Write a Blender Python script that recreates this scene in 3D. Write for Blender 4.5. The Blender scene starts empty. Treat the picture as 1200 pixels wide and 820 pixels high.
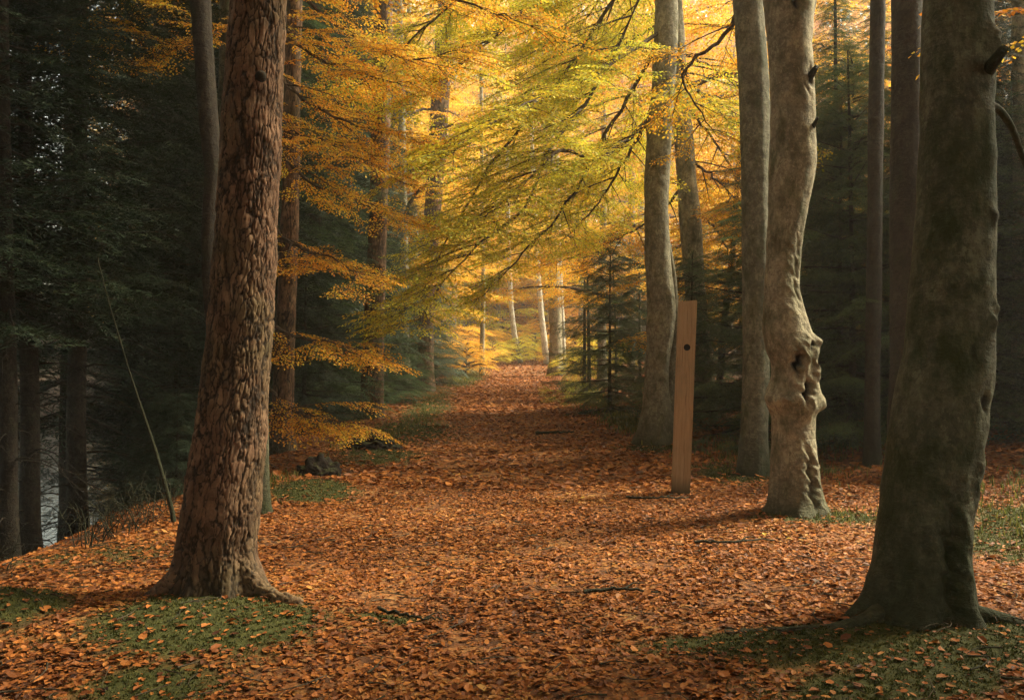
import bpy, bmesh, math
import numpy as np
from mathutils import Vector, noise, Matrix
R = math.radians
rng = np.random.default_rng(7)
SC = bpy.context.scene
COL = SC.collection

# ------------------------------------------------------------ camera, sky, sun, exposure
CAMH, HOR, F = 1.4, 415.0, 1000.0
cam = bpy.data.cameras.new('camera'); cam.lens = 30.0; cam.sensor_width = 36.0
cam.clip_start = 0.05; cam.clip_end = 2000; cam.shift_y = 5.0/1200
camo = bpy.data.objects.new('camera', cam); COL.objects.link(camo)
camo.location = (0, 0, CAMH); camo.rotation_euler = (R(90), 0, 0)
SC.camera = camo
SUN_AZ, SUN_EL = 72.0, 46.0          # azimuth from +Y (view direction) towards +X
w = bpy.data.worlds.new('World'); SC.world = w; w.use_nodes = True
wt = w.node_tree; wt.nodes.clear()
sky = wt.nodes.new('ShaderNodeTexSky'); sky.sky_type = 'NISHITA'; sky.sun_disc = False
sky.sun_elevation = R(SUN_EL); sky.sun_rotation = R(SUN_AZ); sky.dust_density = 3.0; sky.air_density = 1.0
sky.ozone_density = 0.6
bg = wt.nodes.new('ShaderNodeBackground'); bg.inputs['Strength'].default_value = 0.05
wo = wt.nodes.new('ShaderNodeOutputWorld')
hs = wt.nodes.new('ShaderNodeHueSaturation'); hs.inputs['Saturation'].default_value = .35      # thin bright cloud: the blue is veiled
wm = wt.nodes.new('ShaderNodeMix'); wm.data_type = 'RGBA'; wm.blend_type = 'MULTIPLY'; wm.inputs[0].default_value = 1; wm.inputs[7].default_value = (.93, .96, .78, 1)
wt.links.new(sky.outputs[0], hs.inputs['Color']); wt.links.new(hs.outputs[0], wm.inputs[6]); wt.links.new(wm.outputs[2], bg.inputs['Color']); wt.links.new(bg.outputs[0], wo.inputs[0])
sl = bpy.data.lights.new('sun', 'SUN'); sl.energy = 1.5; sl.angle = R(16); sl.color = (1.0, 0.88, 0.62)
so = bpy.data.objects.new('sun', sl); COL.objects.link(so)
sd = Vector((math.sin(R(SUN_AZ))*math.cos(R(SUN_EL)), math.cos(R(SUN_AZ))*math.cos(R(SUN_EL)), math.sin(R(SUN_EL))))
so.rotation_euler = sd.to_track_quat('Z', 'Y').to_euler(); so.location = (0, 0, 40)
vs = SC.view_settings; vs.view_transform = 'Standard'; vs.look = 'None'; vs.gamma = 1.0; vs.exposure = 3.2
vs.use_curve_mapping = False
SC.render.engine = 'CYCLES'
cy = SC.cycles
cy.max_bounces = 6; cy.diffuse_bounces = 4; cy.glossy_bounces = 2; cy.transmission_bounces = 4
cy.transparent_max_bounces = 4; cy.volume_bounces = 1
cy.use_denoising = True
cy.sample_clamp_indirect = 4.0

# ------------------------------------------------------------ helpers
def tag(o, label, cat, group=None):
    o['label'] = label; o['category'] = cat
    if group: o['group'] = group
    return o
def thing(name, label, cat, loc, group=None, rotz=0.0):
    o = bpy.data.objects.new(name, None); COL.objects.link(o)
    o.empty_display_size = 0.2; o.location = loc; o.rotation_euler = (0, 0, rotz)
    return tag(o, label, cat, group)

class MB:
    """collects numpy geometry, builds one mesh"""
    def __init__(s): s.v = []; s.f3 = []; s.f4 = []; s.n = 0; s.a = []
    def add(s, v, q=None, t=None, mat=0, attr=None):
        v = np.asarray(v, float).reshape(-1, 3)
        if q is not None and len(q): s.f4.append((np.asarray(q)+s.n, mat))
        if t is not None and len(t): s.f3.append((np.asarray(t)+s.n, mat))
        s.v.append(v); s.a.append(np.zeros((len(v), 3)) if attr is None else attr)
        s.n += len(v)
    def mesh(s, name, mats, smooth=True):
        V = np.concatenate(s.v); A = np.concatenate(s.a)
        T = np.concatenate([f for f, m in s.f3]) if s.f3 else np.zeros((0, 3), int)
        Q = np.concatenate([f for f, m in s.f4]) if s.f4 else np.zeros((0, 4), int)
        MT = np.concatenate([np.full(len(f), m) for f, m in s.f3+s.f4])
        me = bpy.data.meshes.new(name)
        me.vertices.add(len(V)); me.vertices.foreach_set('co', V.astype(np.float32).ravel())
        nl = T.size+Q.size
        me.loops.add(nl); me.loops.foreach_set('vertex_index', np.concatenate([T.ravel(), Q.ravel()]).astype(np.int32))
        np_ = len(T)+len(Q); me.polygons.add(np_)
        ls = np.concatenate([np.arange(len(T))*3, len(T)*3+np.arange(len(Q))*4])
        me.polygons.foreach_set('loop_start', ls.astype(np.int32))
        me.polygons.foreach_set('material_index', MT.astype(np.int32))
        me.polygons.foreach_set('use_smooth', np.full(np_, smooth))
        at = me.attributes.new('rv', 'FLOAT_VECTOR', 'POINT'); at.data.foreach_set('vector', A.astype(np.float32).ravel())
        for m in mats: me.materials.append(m)
        me.update(calc_edges=True); me.validate()
        return me
def obj(name, me, parent=None, loc=(0, 0, 0)):
    o = bpy.data.objects.new(name, me); COL.objects.link(o); o.location = loc
    if parent: o.parent = parent
    return o

def P(px, py, d):                       # a place seen at (px,py) of the photo, d metres ahead
    return np.array([(px-600.0)/F*d, d, CAMH+(HOR-py)/F*d])
def sstep(a, b, x):
    t = np.clip((x-a)/(b-a), 0, 1); return t*t*(3-2*t)
def wav(x, y, s, seed=0.0):
    return (np.sin(x*1.7/s+seed)*np.cos(y*1.3/s+seed*2.1)+np.sin(x*0.9/s-y*1.9/s+seed*3.3)+np.sin(x*3.1/s+y*2.3/s+seed)*.5)/2.5

MOUNDS = [(-2.75, 4.5, .35, .14), (-1.62, 4.55, .75, .10), (2.25, 4.2, 1.0, .09), (-2.05, 8.9, .6, .10), (2.5, 7.4, .6, .05), (-1.9, 11.8, .7, .08)]
def path_c(y): return -0.12-0.012*np.clip(y-46, 0, 40)**1.6
def gz(x, y):
    x = np.asarray(x, float); y = np.asarray(y, float)
    z = 0.95*sstep(28, 62, y)
    xl = -2.75-0.035*np.clip(y, 0, 30)
    d = np.clip(xl-x, 0, None)
    drop = np.minimum(0.5*d*(.25+.75*sstep(0, 2.6, d)), 4.3)
    z = z-drop*(1-.6*sstep(40, 75, y))
    z = z+0.07*np.clip(x-3.2, 0, 22)*sstep(3.2, 6, x)
    off = sstep(1.7, 3.2, np.abs(x-path_c(y)))
    z = z+off*(0.06*wav(x, y, 1.6, 1.0)+0.05*sstep(2, 3.5, abs(x))*wav(x, y, .6, 2.0))+0.012*wav(x, y, .8, 4)
    z = z+(-0.04)*np.exp(-((x-path_c(y))/1.6)**2)
    z = z+.28*np.clip(y-82, 0, 60)
    for mx, my, s, h in MOUNDS:
        z = z+h*np.exp(-((x-mx)**2+(y-my)**2)/s**2)
    return z
def g1(x, y): return float(gz(x, y))
def moss_mask(x, y):
    m = np.zeros_like(np.asarray(x, float))
    n = 0.5+0.5*wav(x, y, .23, .7); n2 = 0.5+.5*wav(x, y, .09, 5.)
    for mx, my, sx, sy, a in [(-1.55, 4.35, .62, .55, 1.35), (-1.5, 3.6, .5, .35, .8), (2.1, 4.0, 1.2, .42, 1.25), (1.35, 4.15, .9, .22, 1.1), (1.6, 3.55, .8, .3, .9),
                              (-2.0, 8.5, .5, .5, 1.3), (-1.8, 11.6, .8, 1.2, .8), (2.6, 7.2, .7, .35, 1.0), (3.6, 6.6, .5, 1.0, .8),
                              (4.6, 6.6, 1.2, 1.3, 1.1), (2.2, 12.8, .8, .8, .9), (-1.9, 16, 1.2, 4, .85), (2.6, 10, .6, 1.4, .9),
                              (-.66, 4.55, .3, .12, .9), (2.6, 20, 1.2, 5, .8), (-2.9, 6.0, 1.0, .8, .6), (-2.1, 22, .9, 6, .9), (-2.6, 4.0, .8, .7, .5), (-2.7, 4.45, .4, .35, 1.3)]:
        m = np.maximum(m, a*np.exp(-((x-mx)/sx)**2-((y-my)/sy)**2))
    return np.clip((m-.25-.35*n*n2)*2.6, 0, 1)

# ------------------------------------------------------------ materials
def newmat(name):
    m = bpy.data.materials.new(name); m.use_nodes = True; nt = m.node_tree
    b = nt.nodes['Principled BSDF']; b.inputs['Specular IOR Level'].default_value = 0.2
    return m, nt, b
def N(nt, t, **kw):
    n = nt.nodes.new(t)
    for k, v in kw.items():
        if k.startswith('i_'): n.inputs[k[2:].replace('_', ' ')].default_value = v
        else: setattr(n, k, v)
    return n
def ramp(nt, fac, stops, interp='LINEAR'):
    r = N(nt, 'ShaderNodeValToRGB'); cr = r.color_ramp; cr.interpolation = interp
    while len(cr.elements) < len(stops): cr.elements.new(0.5)
    for e, (p, c) in zip(cr.elements, stops): e.position = p; e.color = (*c, 1) if len(c) == 3 else c
    nt.links.new(fac, r.inputs[0]); return r.outputs[0]
def mixc(nt, fac, a, b, blend='MIX'):
    m = N(nt, 'ShaderNodeMix', data_type='RGBA', blend_type=blend)
    for s, v in ((m.inputs[0], fac), (m.inputs[6], a), (m.inputs[7], b)):
        if isinstance(v, (int, float)): s.default_value = v
        elif isinstance(v, tuple): s.default_value = (*v, 1)
        else: nt.links.new(v, s)
    return m.outputs[2]
def mth(nt, op, a, b=0.0, clamp=False):
    m = N(nt, 'ShaderNodeMath', operation=op, use_clamp=clamp)
    for s, v in ((m.inputs[0], a), (m.inputs[1], b)):
        if isinstance(v, (int, float)): s.default_value = v
        else: nt.links.new(v, s)
    return m.outputs[0]
def coords(nt, scale=(1, 1, 1), kind='Object'):
    tc = N(nt, 'ShaderNodeTexCoord'); mp = N(nt, 'ShaderNodeMapping'); mp.inputs['Scale'].default_value = scale
    nt.links.new(tc.outputs[kind], mp.inputs[0]); return mp.outputs[0]
def nz(nt, vec, scale, detail=4, rough=.6, dist=0.0):
    n = N(nt, 'ShaderNodeTexNoise'); n.inputs['Scale'].default_value = scale; n.inputs['Detail'].default_value = detail
    n.inputs['Roughness'].default_value = rough; n.inputs['Distortion'].default_value = dist
    if vec is not None: nt.links.new(vec, n.inputs['Vector'])
    return n.outputs['Fac']
def bump(nt, b, h, strength=.5, dist=.02):
    n = N(nt, 'ShaderNodeBump'); n.inputs['Strength'].default_value = strength; n.inputs['Distance'].default_value = dist
    nt.links.new(h, n.inputs['Height']); nt.links.new(n.outputs[0], b.inputs['Normal'])

def attr(nt):
    a = N(nt, 'ShaderNodeAttribute', attribute_name='rv'); s = N(nt, 'ShaderNodeSeparateXYZ')
    nt.links.new(a.outputs['Vector'], s.inputs[0]); return s.outputs

def leaf_mat(name, stops, transl=.45, spray_w=.35, rough=.55):
    m, nt, b = newmat(name); a = attr(nt)
    t = mth(nt, 'ADD', mth(nt, 'MULTIPLY', a[0], 1-spray_w), mth(nt, 'MULTIPLY', a[1], spray_w))
    c = ramp(nt, t, stops)
    # darker and lighter specimens leaf by leaf
    br = mth(nt, 'ADD', mth(nt, 'MULTIPLY', mth(nt, 'FRACT', mth(nt, 'MULTIPLY', a[0], 17.3)), .5), .72)
    c = mixc(nt, 1.0, c, (1, 1, 1), 'MULTIPLY')
    mul = N(nt, 'ShaderNodeVectorMath', operation='SCALE'); nt.links.new(c, mul.inputs[0]); nt.links.new(br, mul.inputs['Scale'])
    c = mul.outputs[0]
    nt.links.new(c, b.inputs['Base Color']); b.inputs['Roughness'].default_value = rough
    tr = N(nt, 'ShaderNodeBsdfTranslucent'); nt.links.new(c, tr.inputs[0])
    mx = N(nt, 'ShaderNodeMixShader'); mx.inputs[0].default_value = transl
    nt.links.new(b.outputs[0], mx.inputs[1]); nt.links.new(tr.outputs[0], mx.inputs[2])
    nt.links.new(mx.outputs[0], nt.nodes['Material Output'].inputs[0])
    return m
M = {}
M['leaf_gold'] = leaf_mat('gold_beech_leaf', [(0, (.62, .22, .025)), (.3, (.80, .37, .03)), (.55, (.82, .48, .04)), (.8, (.66, .48, .05)), (1, (.35, .36, .04))])
M['leaf_lime'] = leaf_mat('lime_beech_leaf', [(0, (.78, .44, .033)), (.3, (.71, .54, .042)), (.65, (.52, .50, .048)), (1, (.30, .37, .042))])
M['leaf_orange'] = leaf_mat('orange_beech_leaf', [(0, (.50, .17, .02)), (.3, (.74, .32, .03)), (.6, (.80, .48, .05)), (1, (.52, .50, .06))])
M['leaf_rust'] = leaf_mat('rust_beech_leaf', [(0, (.25, .07, .015)), (.5, (.52, .17, .03)), (1, (.65, .32, .05))])
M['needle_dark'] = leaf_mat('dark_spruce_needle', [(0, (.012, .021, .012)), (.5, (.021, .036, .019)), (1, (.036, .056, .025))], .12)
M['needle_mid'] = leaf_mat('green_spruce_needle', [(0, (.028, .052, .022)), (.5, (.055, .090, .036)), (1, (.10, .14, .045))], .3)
M['needle_lightened'] = leaf_mat('lightened_spruce_needle', [(0, (.045, .080, .034)), (.5, (.085, .13, .050)), (1, (.16, .20, .065))], .3)  # paler copy of the spruce green, standing in for light missing in the thicket
M['needle_hazed'] = leaf_mat('hazed_fir_needle', [(0, (.05, .085, .06)), (.5, (.09, .13, .09)), (1, (.14, .18, .11))], .25)  # distance haze mixed into the needle green of the far firs
M['grass'] = leaf_mat('grass_blade', [(0, (.04, .055, .014)), (.5, (.085, .10, .024)), (1, (.24, .21, .05))], .35)
M['moss'] = leaf_mat('moss_tuft', [(0, (.026, .032, .008)), (.6, (.062, .068, .016)), (1, (.12, .11, .026))], .2)
M['shrub'] = leaf_mat('yellow_green_shrub_leaf', [(0, (.14, .17, .03)), (.5, (.32, .32, .05)), (1, (.60, .50, .07))], .4)
M['litter'] = leaf_mat('fallen_leaf', [(0, (.050, .020, .011)), (.25, (.15, .048, .015)), (.5, (.27, .088, .021)), (.75, (.36, .128, .028)), (.92, (.38, .175, .045)), (1, (.52, .33, .045))], .12, .25, .6)

def bark_smooth(name, base, moss, moss_amt, dark=(.03, .026, .018)):
    m, nt, b = newmat(name); o = coords(nt); a = attr(nt)
    n1 = nz(nt, o, 3.0, 5, .65); n2 = nz(nt, coords(nt, (6, 6, 26)), 1.6, 4, .6, .4)
    n3 = nz(nt, coords(nt, (1, 1, .5)), 5, 6, .7); n4 = nz(nt, o, 38, 3, .6)
    lo = tuple(x*.45 for x in base); hi = tuple(min(1, x*1.35) for x in base)
    c = ramp(nt, n1, [(.3, lo), (.52, base), (.72, hi)])
    c = mixc(nt, mth(nt, 'MULTIPLY', ramp_f(nt, n2, .56, .72), .45), c, tuple(x*.45 for x in base))
    c = mixc(nt, mth(nt, 'MULTIPLY', ramp_f(nt, n4, .56, .70), .55), c, tuple(min(1, x*1.9) for x in base))
    n5 = nz(nt, coords(nt, (1, 1, .7)), 2.1, 6, .7)
    c = mixc(nt, mth(nt, 'MULTIPLY', ramp_f(nt, n5, .53, .58), .5), c, tuple(x*.5 for x in base))
    n7 = nz(nt, coords(nt, (1, 1, .6)), 6.5, 6, .8); c = mixc(nt, mth(nt, 'MULTIPLY', ramp_f(nt, n7, .55, .59), .5), c, tuple(min(1, x*y*1.9) for x, y in zip(base, (.92, 1.0, .95)))); c = mixc(nt, mth(nt, 'MULTIPLY', ramp_f(nt, n7, .45, .41), .55), c, tuple(x*.5 for x in base))
    n6 = nz(nt, coords(nt, (1, 1, .8)), 19, 5, .8); c = mixc(nt, mth(nt, 'MULTIPLY', ramp_f(nt, n6, .54, .60), .55), c, tuple(x*1.55 for x in base)); c = mixc(nt, mth(nt, 'MULTIPLY', ramp_f(nt, n6, .47, .41), .6), c, tuple(x*.42 for x in base))
    mm = ramp_f(nt, n3, .62-.3*moss_amt, .76-.22*moss_amt)
    c = mixc(nt, mth(nt, 'MULTIPLY', mm, min(1, .35+moss_amt)), c, mixc(nt, n4, tuple(x*.6 for x in moss), moss))
    # base of the trunk: algae and wet bark (a[0]); rot holes (a[1])
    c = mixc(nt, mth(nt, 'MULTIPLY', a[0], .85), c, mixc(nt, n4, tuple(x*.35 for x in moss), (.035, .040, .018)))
    c = mixc(nt, a[1], c, (.012, .009, .007))
    nt.links.new(c, b.inputs['Base Color']); b.inputs['Roughness'].default_value = .85
    h = mth(nt, 'ADD', mth(nt, 'MULTIPLY', n2, .6), mth(nt, 'ADD', mth(nt, 'MULTIPLY', n3, 1.0), mth(nt, 'MULTIPLY', n4, .35)))
    h = mth(nt, 'ADD', h, mth(nt, 'MULTIPLY', n6, .9)); bump(nt, b, h, .9, .022)
    return m
def ramp_f(nt, v, a, b):
    mr = N(nt, 'ShaderNodeMapRange'); mr.inputs[1].default_value = a; mr.inputs[2].default_value = b
    nt.links.new(v, mr.inputs[0]); return mr.outputs[0]
M['beech'] = bark_smooth('beech_bark', (.24, .215, .155), (.085, .085, .028), .35)
M['beech_mossy'] = bark_smooth('mossy_beech_bark', (.110, .105, .068), (.045, .054, .020), .65)
M['beech_pale'] = bark_smooth('pale_beech_bark', (.25, .215, .145), (.075, .080, .032), .45)
M['beech_grey'] = bark_smooth('grey_green_beech_bark', (.15, .14, .10), (.06, .07, .03), .5)
M['birch'] = bark_smooth('white_birch_bark', (.42, .38, .30), (.2, .18, .1), .1)
M['spruce_bark'] = bark_smooth('spruce_bark', (.040, .032, .025), (.040, .045, .022), .3)
M['twig'] = bark_smooth('twig_bark', (.085, .062, .042), (.06, .06, .03), .2)

def bark_pine(name):
    m, nt, b = newmat(name); a = attr(nt); o = coords(nt)
    n1 = nz(nt, o, 7, 5, .65); n2 = nz(nt, coords(nt, (1, 1, .35)), 60, 3, .6); n3 = nz(nt, o, 1.8, 3, .6)
    plate = ramp(nt, n1, [(.28, (.070, .038, .023)), (.5, (.160, .088, .052)), (.72, (.31, .185, .115))])
    plate = mixc(nt, mth(nt, 'MULTIPLY', ramp_f(nt, n3, .45, .66), .6), plate, (.085, .080, .035))
    pl_ = mth(nt, 'ADD', mth(nt, 'MULTIPLY', a[2], .25), .85); sv = N(nt, 'ShaderNodeVectorMath', operation='SCALE'); nt.links.new(plate, sv.inputs[0]); nt.links.new(pl_, sv.inputs['Scale']); plate = sv.outputs[0]
    crack = ramp(nt, n2, [(.3, (.010, .007, .005)), (.7, (.034, .022, .015))])
    c = mixc(nt, ramp_f(nt, mth(nt, 'ADD', a[1], mth(nt, 'MULTIPLY', mth(nt, 'SUBTRACT', nz(nt, o, 45, 4, .7), .5), .13)), .01, .11), crack, plate)
    c = mixc(nt, mth(nt, 'MULTIPLY', a[0], .6), c, (.035, .028, .018))
    nt.links.new(c, b.inputs['Base Color']); b.inputs['Roughness'].default_value = .9
    bump(nt, b, mth(nt, 'ADD', mth(nt, 'MULTIPLY', n2, .5), n1), .6, .012)
    return m
M['pine'] = bark_pine('pine_bark')

def ground_mat(name):
    m, nt, b = newmat(name); o = coords(nt, (1, 1, 1)); a = attr(nt)
    vo = N(nt, 'ShaderNodeTexVoronoi'); vo.inputs['Scale'].default_value = 19; nt.links.new(o, vo.inputs['Vector'])
    sep = N(nt, 'ShaderNodeSeparateColor'); nt.links.new(vo.outputs['Color'], sep.inputs[0])
    n1 = nz(nt, o, 1.2, 4, .6); n2 = nz(nt, o, 30, 4, .7)
    t = mth(nt, 'ADD', mth(nt, 'MULTIPLY', sep.outputs[0], .7), mth(nt, 'MULTIPLY', n1, .45))
    c = ramp(nt, t, [(.1, (.045, .022, .013)), (.35, (.12, .048, .019)), (.6, (.21, .082, .027)), (.85, (.29, .13, .043)), (1, (.36, .21, .07))])
    soil = ramp(nt, n2, [(.3, (.018, .012, .008)), (.7, (.05, .032, .02))])
    c = mixc(nt, mth(nt, 'MULTIPLY', ramp_f(nt, n2, .45, .62), .55), c, soil)
    c = mixc(nt, a[1], c, soil)
    mo = ramp(nt, n2, [(.3, (.024, .028, .008)), (.7, (.07, .070, .018))])
    c = mixc(nt, a[0], c, mo)
    nt.links.new(c, b.inputs['Base Color']); b.inputs['Roughness'].default_value = .9
    bump(nt, b, mth(nt, 'ADD', vo.outputs['Distance'], mth(nt, 'MULTIPLY', n2, .8)), .7, .02)
    return m
M['ground'] = ground_mat('leaf_strewn_soil')

# ------------------------------------------------------------ ground, path, water, hills
def axis(segs):
    out = []
    for a, b, s in segs: out += list(np.arange(a, b-1e-6, s))
    out.append(segs[-1][1]); return np.array(out)
xs = axis([(-700, -100, 100), (-100, -30, 7), (-30, -12, 1.2), (-12, -6, .3), (-6, -3.6, .12), (-3.6, 6, .05), (6, 12, .25), (12, 30, 1.2), (30, 100, 7), (100, 700, 100)])
ys = axis([(-60, -6, 4), (-6, 2, .4), (2, 9, .05), (9, 20, .1), (20, 70, .4), (70, 120, 3), (120, 800, 60)])
X, Y = np.meshgrid(xs, ys); Z = gz(X, Y)
Z = Z+.010*np.sin(X*37+3*np.sin(Y*11))*np.sin(Y*31+2*np.sin(X*13))*(Y < 20)
nx, ny = len(xs), len(ys)
Vg = np.stack([X, Y, Z], -1).reshape(-1, 3)
idx = np.arange(nx*ny).reshape(ny, nx)
Q = np.stack([idx[:-1, :-1], idx[:-1, 1:], idx[1:, 1:], idx[1:, :-1]], -1).reshape(-1, 4)
cx = Vg[Q].mean(1)
onp = (np.abs(cx[:, 0]-path_c(cx[:, 1])) < 1.95+.25*np.sin(cx[:, 1]*.9)+.12*np.sin(cx[:, 1]*3.1)) & (cx[:, 1] > -6) & (cx[:, 1] < 72)
A = np.zeros((len(Vg), 3)); A[:, 0] = moss_mask(Vg[:, 0], Vg[:, 1]).ravel()
A[:, 1] = np.clip(sstep(2.6, 4.4, -Vg[:, 0])*.85+.6*sstep(7, 10, Vg[:, 0]), 0, 1)
def sub(sel, name):
    q = Q[sel]; u, inv = np.unique(q, return_inverse=True)
    mb = MB(); mb.add(Vg[u], q=inv.reshape(-1, 4), attr=A[u]); o = obj(name, mb.mesh(name, [M['ground']]))
    o['kind'] = 'structure'; return o
ground = sub(~onp, 'ground'); path = sub(onp, 'path')

m, nt, b = newmat('lake_water'); b.inputs['Base Color'].default_value = (.02, .03, .03, 1); b.inputs['Roughness'].default_value = .06
b.inputs['Specular IOR Level'].default_value = 1.0
bump(nt, b, nz(nt, coords(nt, (1, 2, 1)), 2, 4), .25, .05)
mb = MB(); mb.add([(-700, -60, -3.05), (-8.5, -60, -3.05), (-8.5, 800, -3.05), (-700, 800, -3.05)], q=[(0, 1, 2, 3)])
lake = obj('lake', mb.mesh('lake', [m])); lake['kind'] = 'structure'

# ------------------------------------------------------------ trunks
def tube(mb, pts, rad, n=5, mat=0, a0=None, cap=True):
    pts = np.asarray(pts, float); rad = np.broadcast_to(rad, (len(pts),)).astype(float)
    t = np.gradient(pts, axis=0); t /= np.linalg.norm(t, axis=1)[:, None]+1e-9
    ref = np.where(np.abs(t[:, 2:3]) > .9, np.array([[1., 0, 0]]), np.array([[0, 0, 1.]]))
    u = np.cross(t, ref); u /= np.linalg.norm(u, axis=1)[:, None]+1e-9; v = np.cross(t, u)
    th = np.arange(n)*2*math.pi/n
    V = pts[:, None]+rad[:, None, None]*(u[:, None]*np.cos(th)[None, :, None]+v[:, None]*np.sin(th)[None, :, None])
    k = len(pts); i = np.arange(k-1)[:, None]*n; j = np.arange(n)[None]; j2 = (j+1) % n
    q = np.stack([i+j, i+j2, i+n+j2, i+n+j], -1).reshape(-1, 4)
    at = np.zeros((k*n, 3)) if a0 is None else np.tile(a0, (k*n, 1))
    tri = None
    V = V.reshape(-1, 3)
    if cap:
        V = np.concatenate([V, pts[-1:]]); at = np.concatenate([at, at[-1:]])
        tri = [((k-1)*n+a, (k-1)*n+(a+1) % n, k*n) for a in range(n)]
    mb.add(V, q=q, t=tri, mat=mat, attr=at)
def smooth_line(pts, m=12):
    pts = np.asarray(pts, float); k = len(pts)
    if k == 2: return pts[0]+(pts[1]-pts[0])*np.linspace(0, 1, m)[:, None]
    P0 = np.vstack([2*pts[0]-pts[1], pts, 2*pts[-1]-pts[-2]]); out = []
    for s in np.linspace(0, k-1-1e-6, m):
        i = int(s); t = s-i; a, b_, c, d = P0[i:i+4]
        out.append(.5*((2*b_)+(-a+c)*t+(2*a-5*b_+4*c-d)*t*t+(-a+3*b_-3*c+d)*t**3))
    return np.array(out)

def trunk(tab, d, base, H, mat, seg=64, dz=.03, kind='smooth', roots=(), bumps=(), zs=.22, basedark=.35, top=None, seed=0.):
    """tab: silhouette rows (py, xl, xr) measured at distance d; extended up to height H.
    Returns mesh in coordinates relative to base."""
    tab = sorted(tab, key=lambda r: -r[0])
    z = np.array([CAMH+(HOR-r[0])/F*d for r in tab]); c = np.array([((r[1]+r[2])/2-600)/F*d for r in tab])
    r = np.array([(r_[2]-r_[1])/2/F*d for r_ in tab])*(.95 if kind != 'pine' else .99)
    lean = (c[-1]-c[max(0, len(c)-3)])/(z[-1]-z[max(0, len(c)-3)]+1e-6)*.6
    ztop = z[-1]; extra = np.arange(ztop+1.0, H+1, 1.0)
    if top is None: top = .25
    if len(extra):
        f = (extra-ztop)/(H-ztop)
        z = np.concatenate([z, extra]); c = np.concatenate([c, c[-1]+lean*(extra-ztop)*(1-.4*f)+.05*np.sin(extra*.9+seed)])
        r = np.concatenate([r, r[-1]*(1-f*(1-top))])
    z = np.concatenate([[base[2]-.35], z]); c = np.concatenate([[c[0]], c]); r = np.concatenate([[r[0]*1.05], r])
    zv = min(CAMH+.45*d, H)
    Zr = np.concatenate([np.arange(z[0], zv, dz), np.arange(zv, H, dz*8), [H]])
    cc = np.interp(Zr, z, c); rr = np.interp(Zr, z, r)
    k = max(3, int(.10/dz)|1); ker = np.hanning(k+2)[1:-1]; ker /= ker.sum()
    pad = k//2
    cc = np.convolve(np.pad(cc, pad, 'edge'), ker, 'valid'); rr = np.convolve(np.pad(rr, pad, 'edge'), ker, 'valid')
    th = np.arange(seg)*2*math.pi/seg
    TH, ZZ = np.meshgrid(th, Zr); RR = rr[:, None]*np.ones_like(TH)
    hz = np.clip(ZZ-base[2], 0, None)
    for ang, st, wd in roots:
        dd = (TH-R(ang)+math.pi) % (2*math.pi)-math.pi
        RR = RR*(1+st*np.exp(-hz/zs)*np.exp(-(dd/wd)**2))
    V = np.empty((len(Zr), seg, 3)); crack = np.zeros_like(RR); rot = np.zeros_like(RR)
    wx = .018*np.sin(ZZ*31+TH*4)+.012*np.sin(ZZ*67+seed+TH*9); wz_ = .03*np.sin(TH*5+ZZ*9)+.018*np.sin(TH*11+ZZ*23)
    for bz, ba, bs, am, rt, *st_ in bumps:          # height, angle, size, amount, rot, stretch upwards
        dd = ((TH-R(ba)+math.pi) % (2*math.pi)-math.pi)*rr[:, None]+wx
        g = np.exp(-(dd/bs)**2-((ZZ-bz+wz_)/(bs*(st_[0] if st_ else 1.35)))**2)
        RR = RR+am*g; rot = np.maximum(rot, rt*np.clip(g*2.0-.5, 0, 1))
    for i, zz in enumerate(Zr):
        for j, t in enumerate(th):
            q = Vector((math.cos(t)*rr[i]*1.0, math.sin(t)*rr[i]*1.0, zz))
            r0 = RR[i, j]
            if kind == 'pine':
                wv = noise.noise_vector(q*8+Vector((seed, 0, 0)))*.55+noise.noise_vector(q*45+Vector((0, seed, 0)))*.16
                s = 1/(.037+.012*noise.noise(Vector((q.x*2, q.y*2, zz*1.1+seed))))
                pq = Vector((q.x*s+wv.x, q.y*s+wv.y, zz*26*.40+wv.z+seed*3))
                dist, fp = noise.voronoi(pq); e = dist[1]-dist[0]
                d2 = noise.voronoi(Vector((q.x*15+wv.x*.8, q.y*15+wv.y*.8, zz*1.5+wv.z*.5+seed)))[0]
                e *= 1.0+.7*noise.noise(Vector((q.x*6, q.y*6, zz*2.5+seed))); e = min(e, (d2[1]-d2[0])*1.0)
                crack[i, j] = max(e, 0); rot[i, j] = noise.cell(fp[0]*7.3)
                r0 += (.010*min(e/.09, 1)+.001*rot[i, j]*min(e/.2, 1)+.004*noise.noise(Vector((q.x*50, q.y*50, zz*22)))+.004*noise.noise(Vector((q.x*120, q.y*120, zz*60))))*min(1, rr[i]/.2)-.015+.006*noise.noise(q*14)+.012*noise.noise(q*3)
            else:
                r0 += rr[i]*(.10*noise.noise(Vector((q.x*2.5/max(rr[i]*4, .3), q.y*2.5/max(rr[i]*4, .3), zz*1.2+seed)))+.045*noise.noise(Vector((q.x*9, q.y*9, zz*7+seed*2)))
                              + .035*noise.noise(Vector((math.cos(t)*2.2, math.sin(t)*2.2, zz*.5+seed))))
            V[i, j] = (cc[i]+math.cos(t)*r0-base[0], d+math.sin(t)*r0-base[1], zz-base[2])
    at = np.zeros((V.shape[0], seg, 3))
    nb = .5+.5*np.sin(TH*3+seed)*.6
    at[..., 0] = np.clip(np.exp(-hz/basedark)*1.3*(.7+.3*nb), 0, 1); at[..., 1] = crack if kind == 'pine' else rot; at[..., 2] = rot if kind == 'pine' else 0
    k, n = V.shape[:2]; i = np.arange(k-1)[:, None]*n; j = np.arange(n)[None]; j2 = (j+1) % n
    q = np.stack([i+j, i+j2, i+n+j2, i+n+j], -1).reshape(-1, 4)
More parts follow.
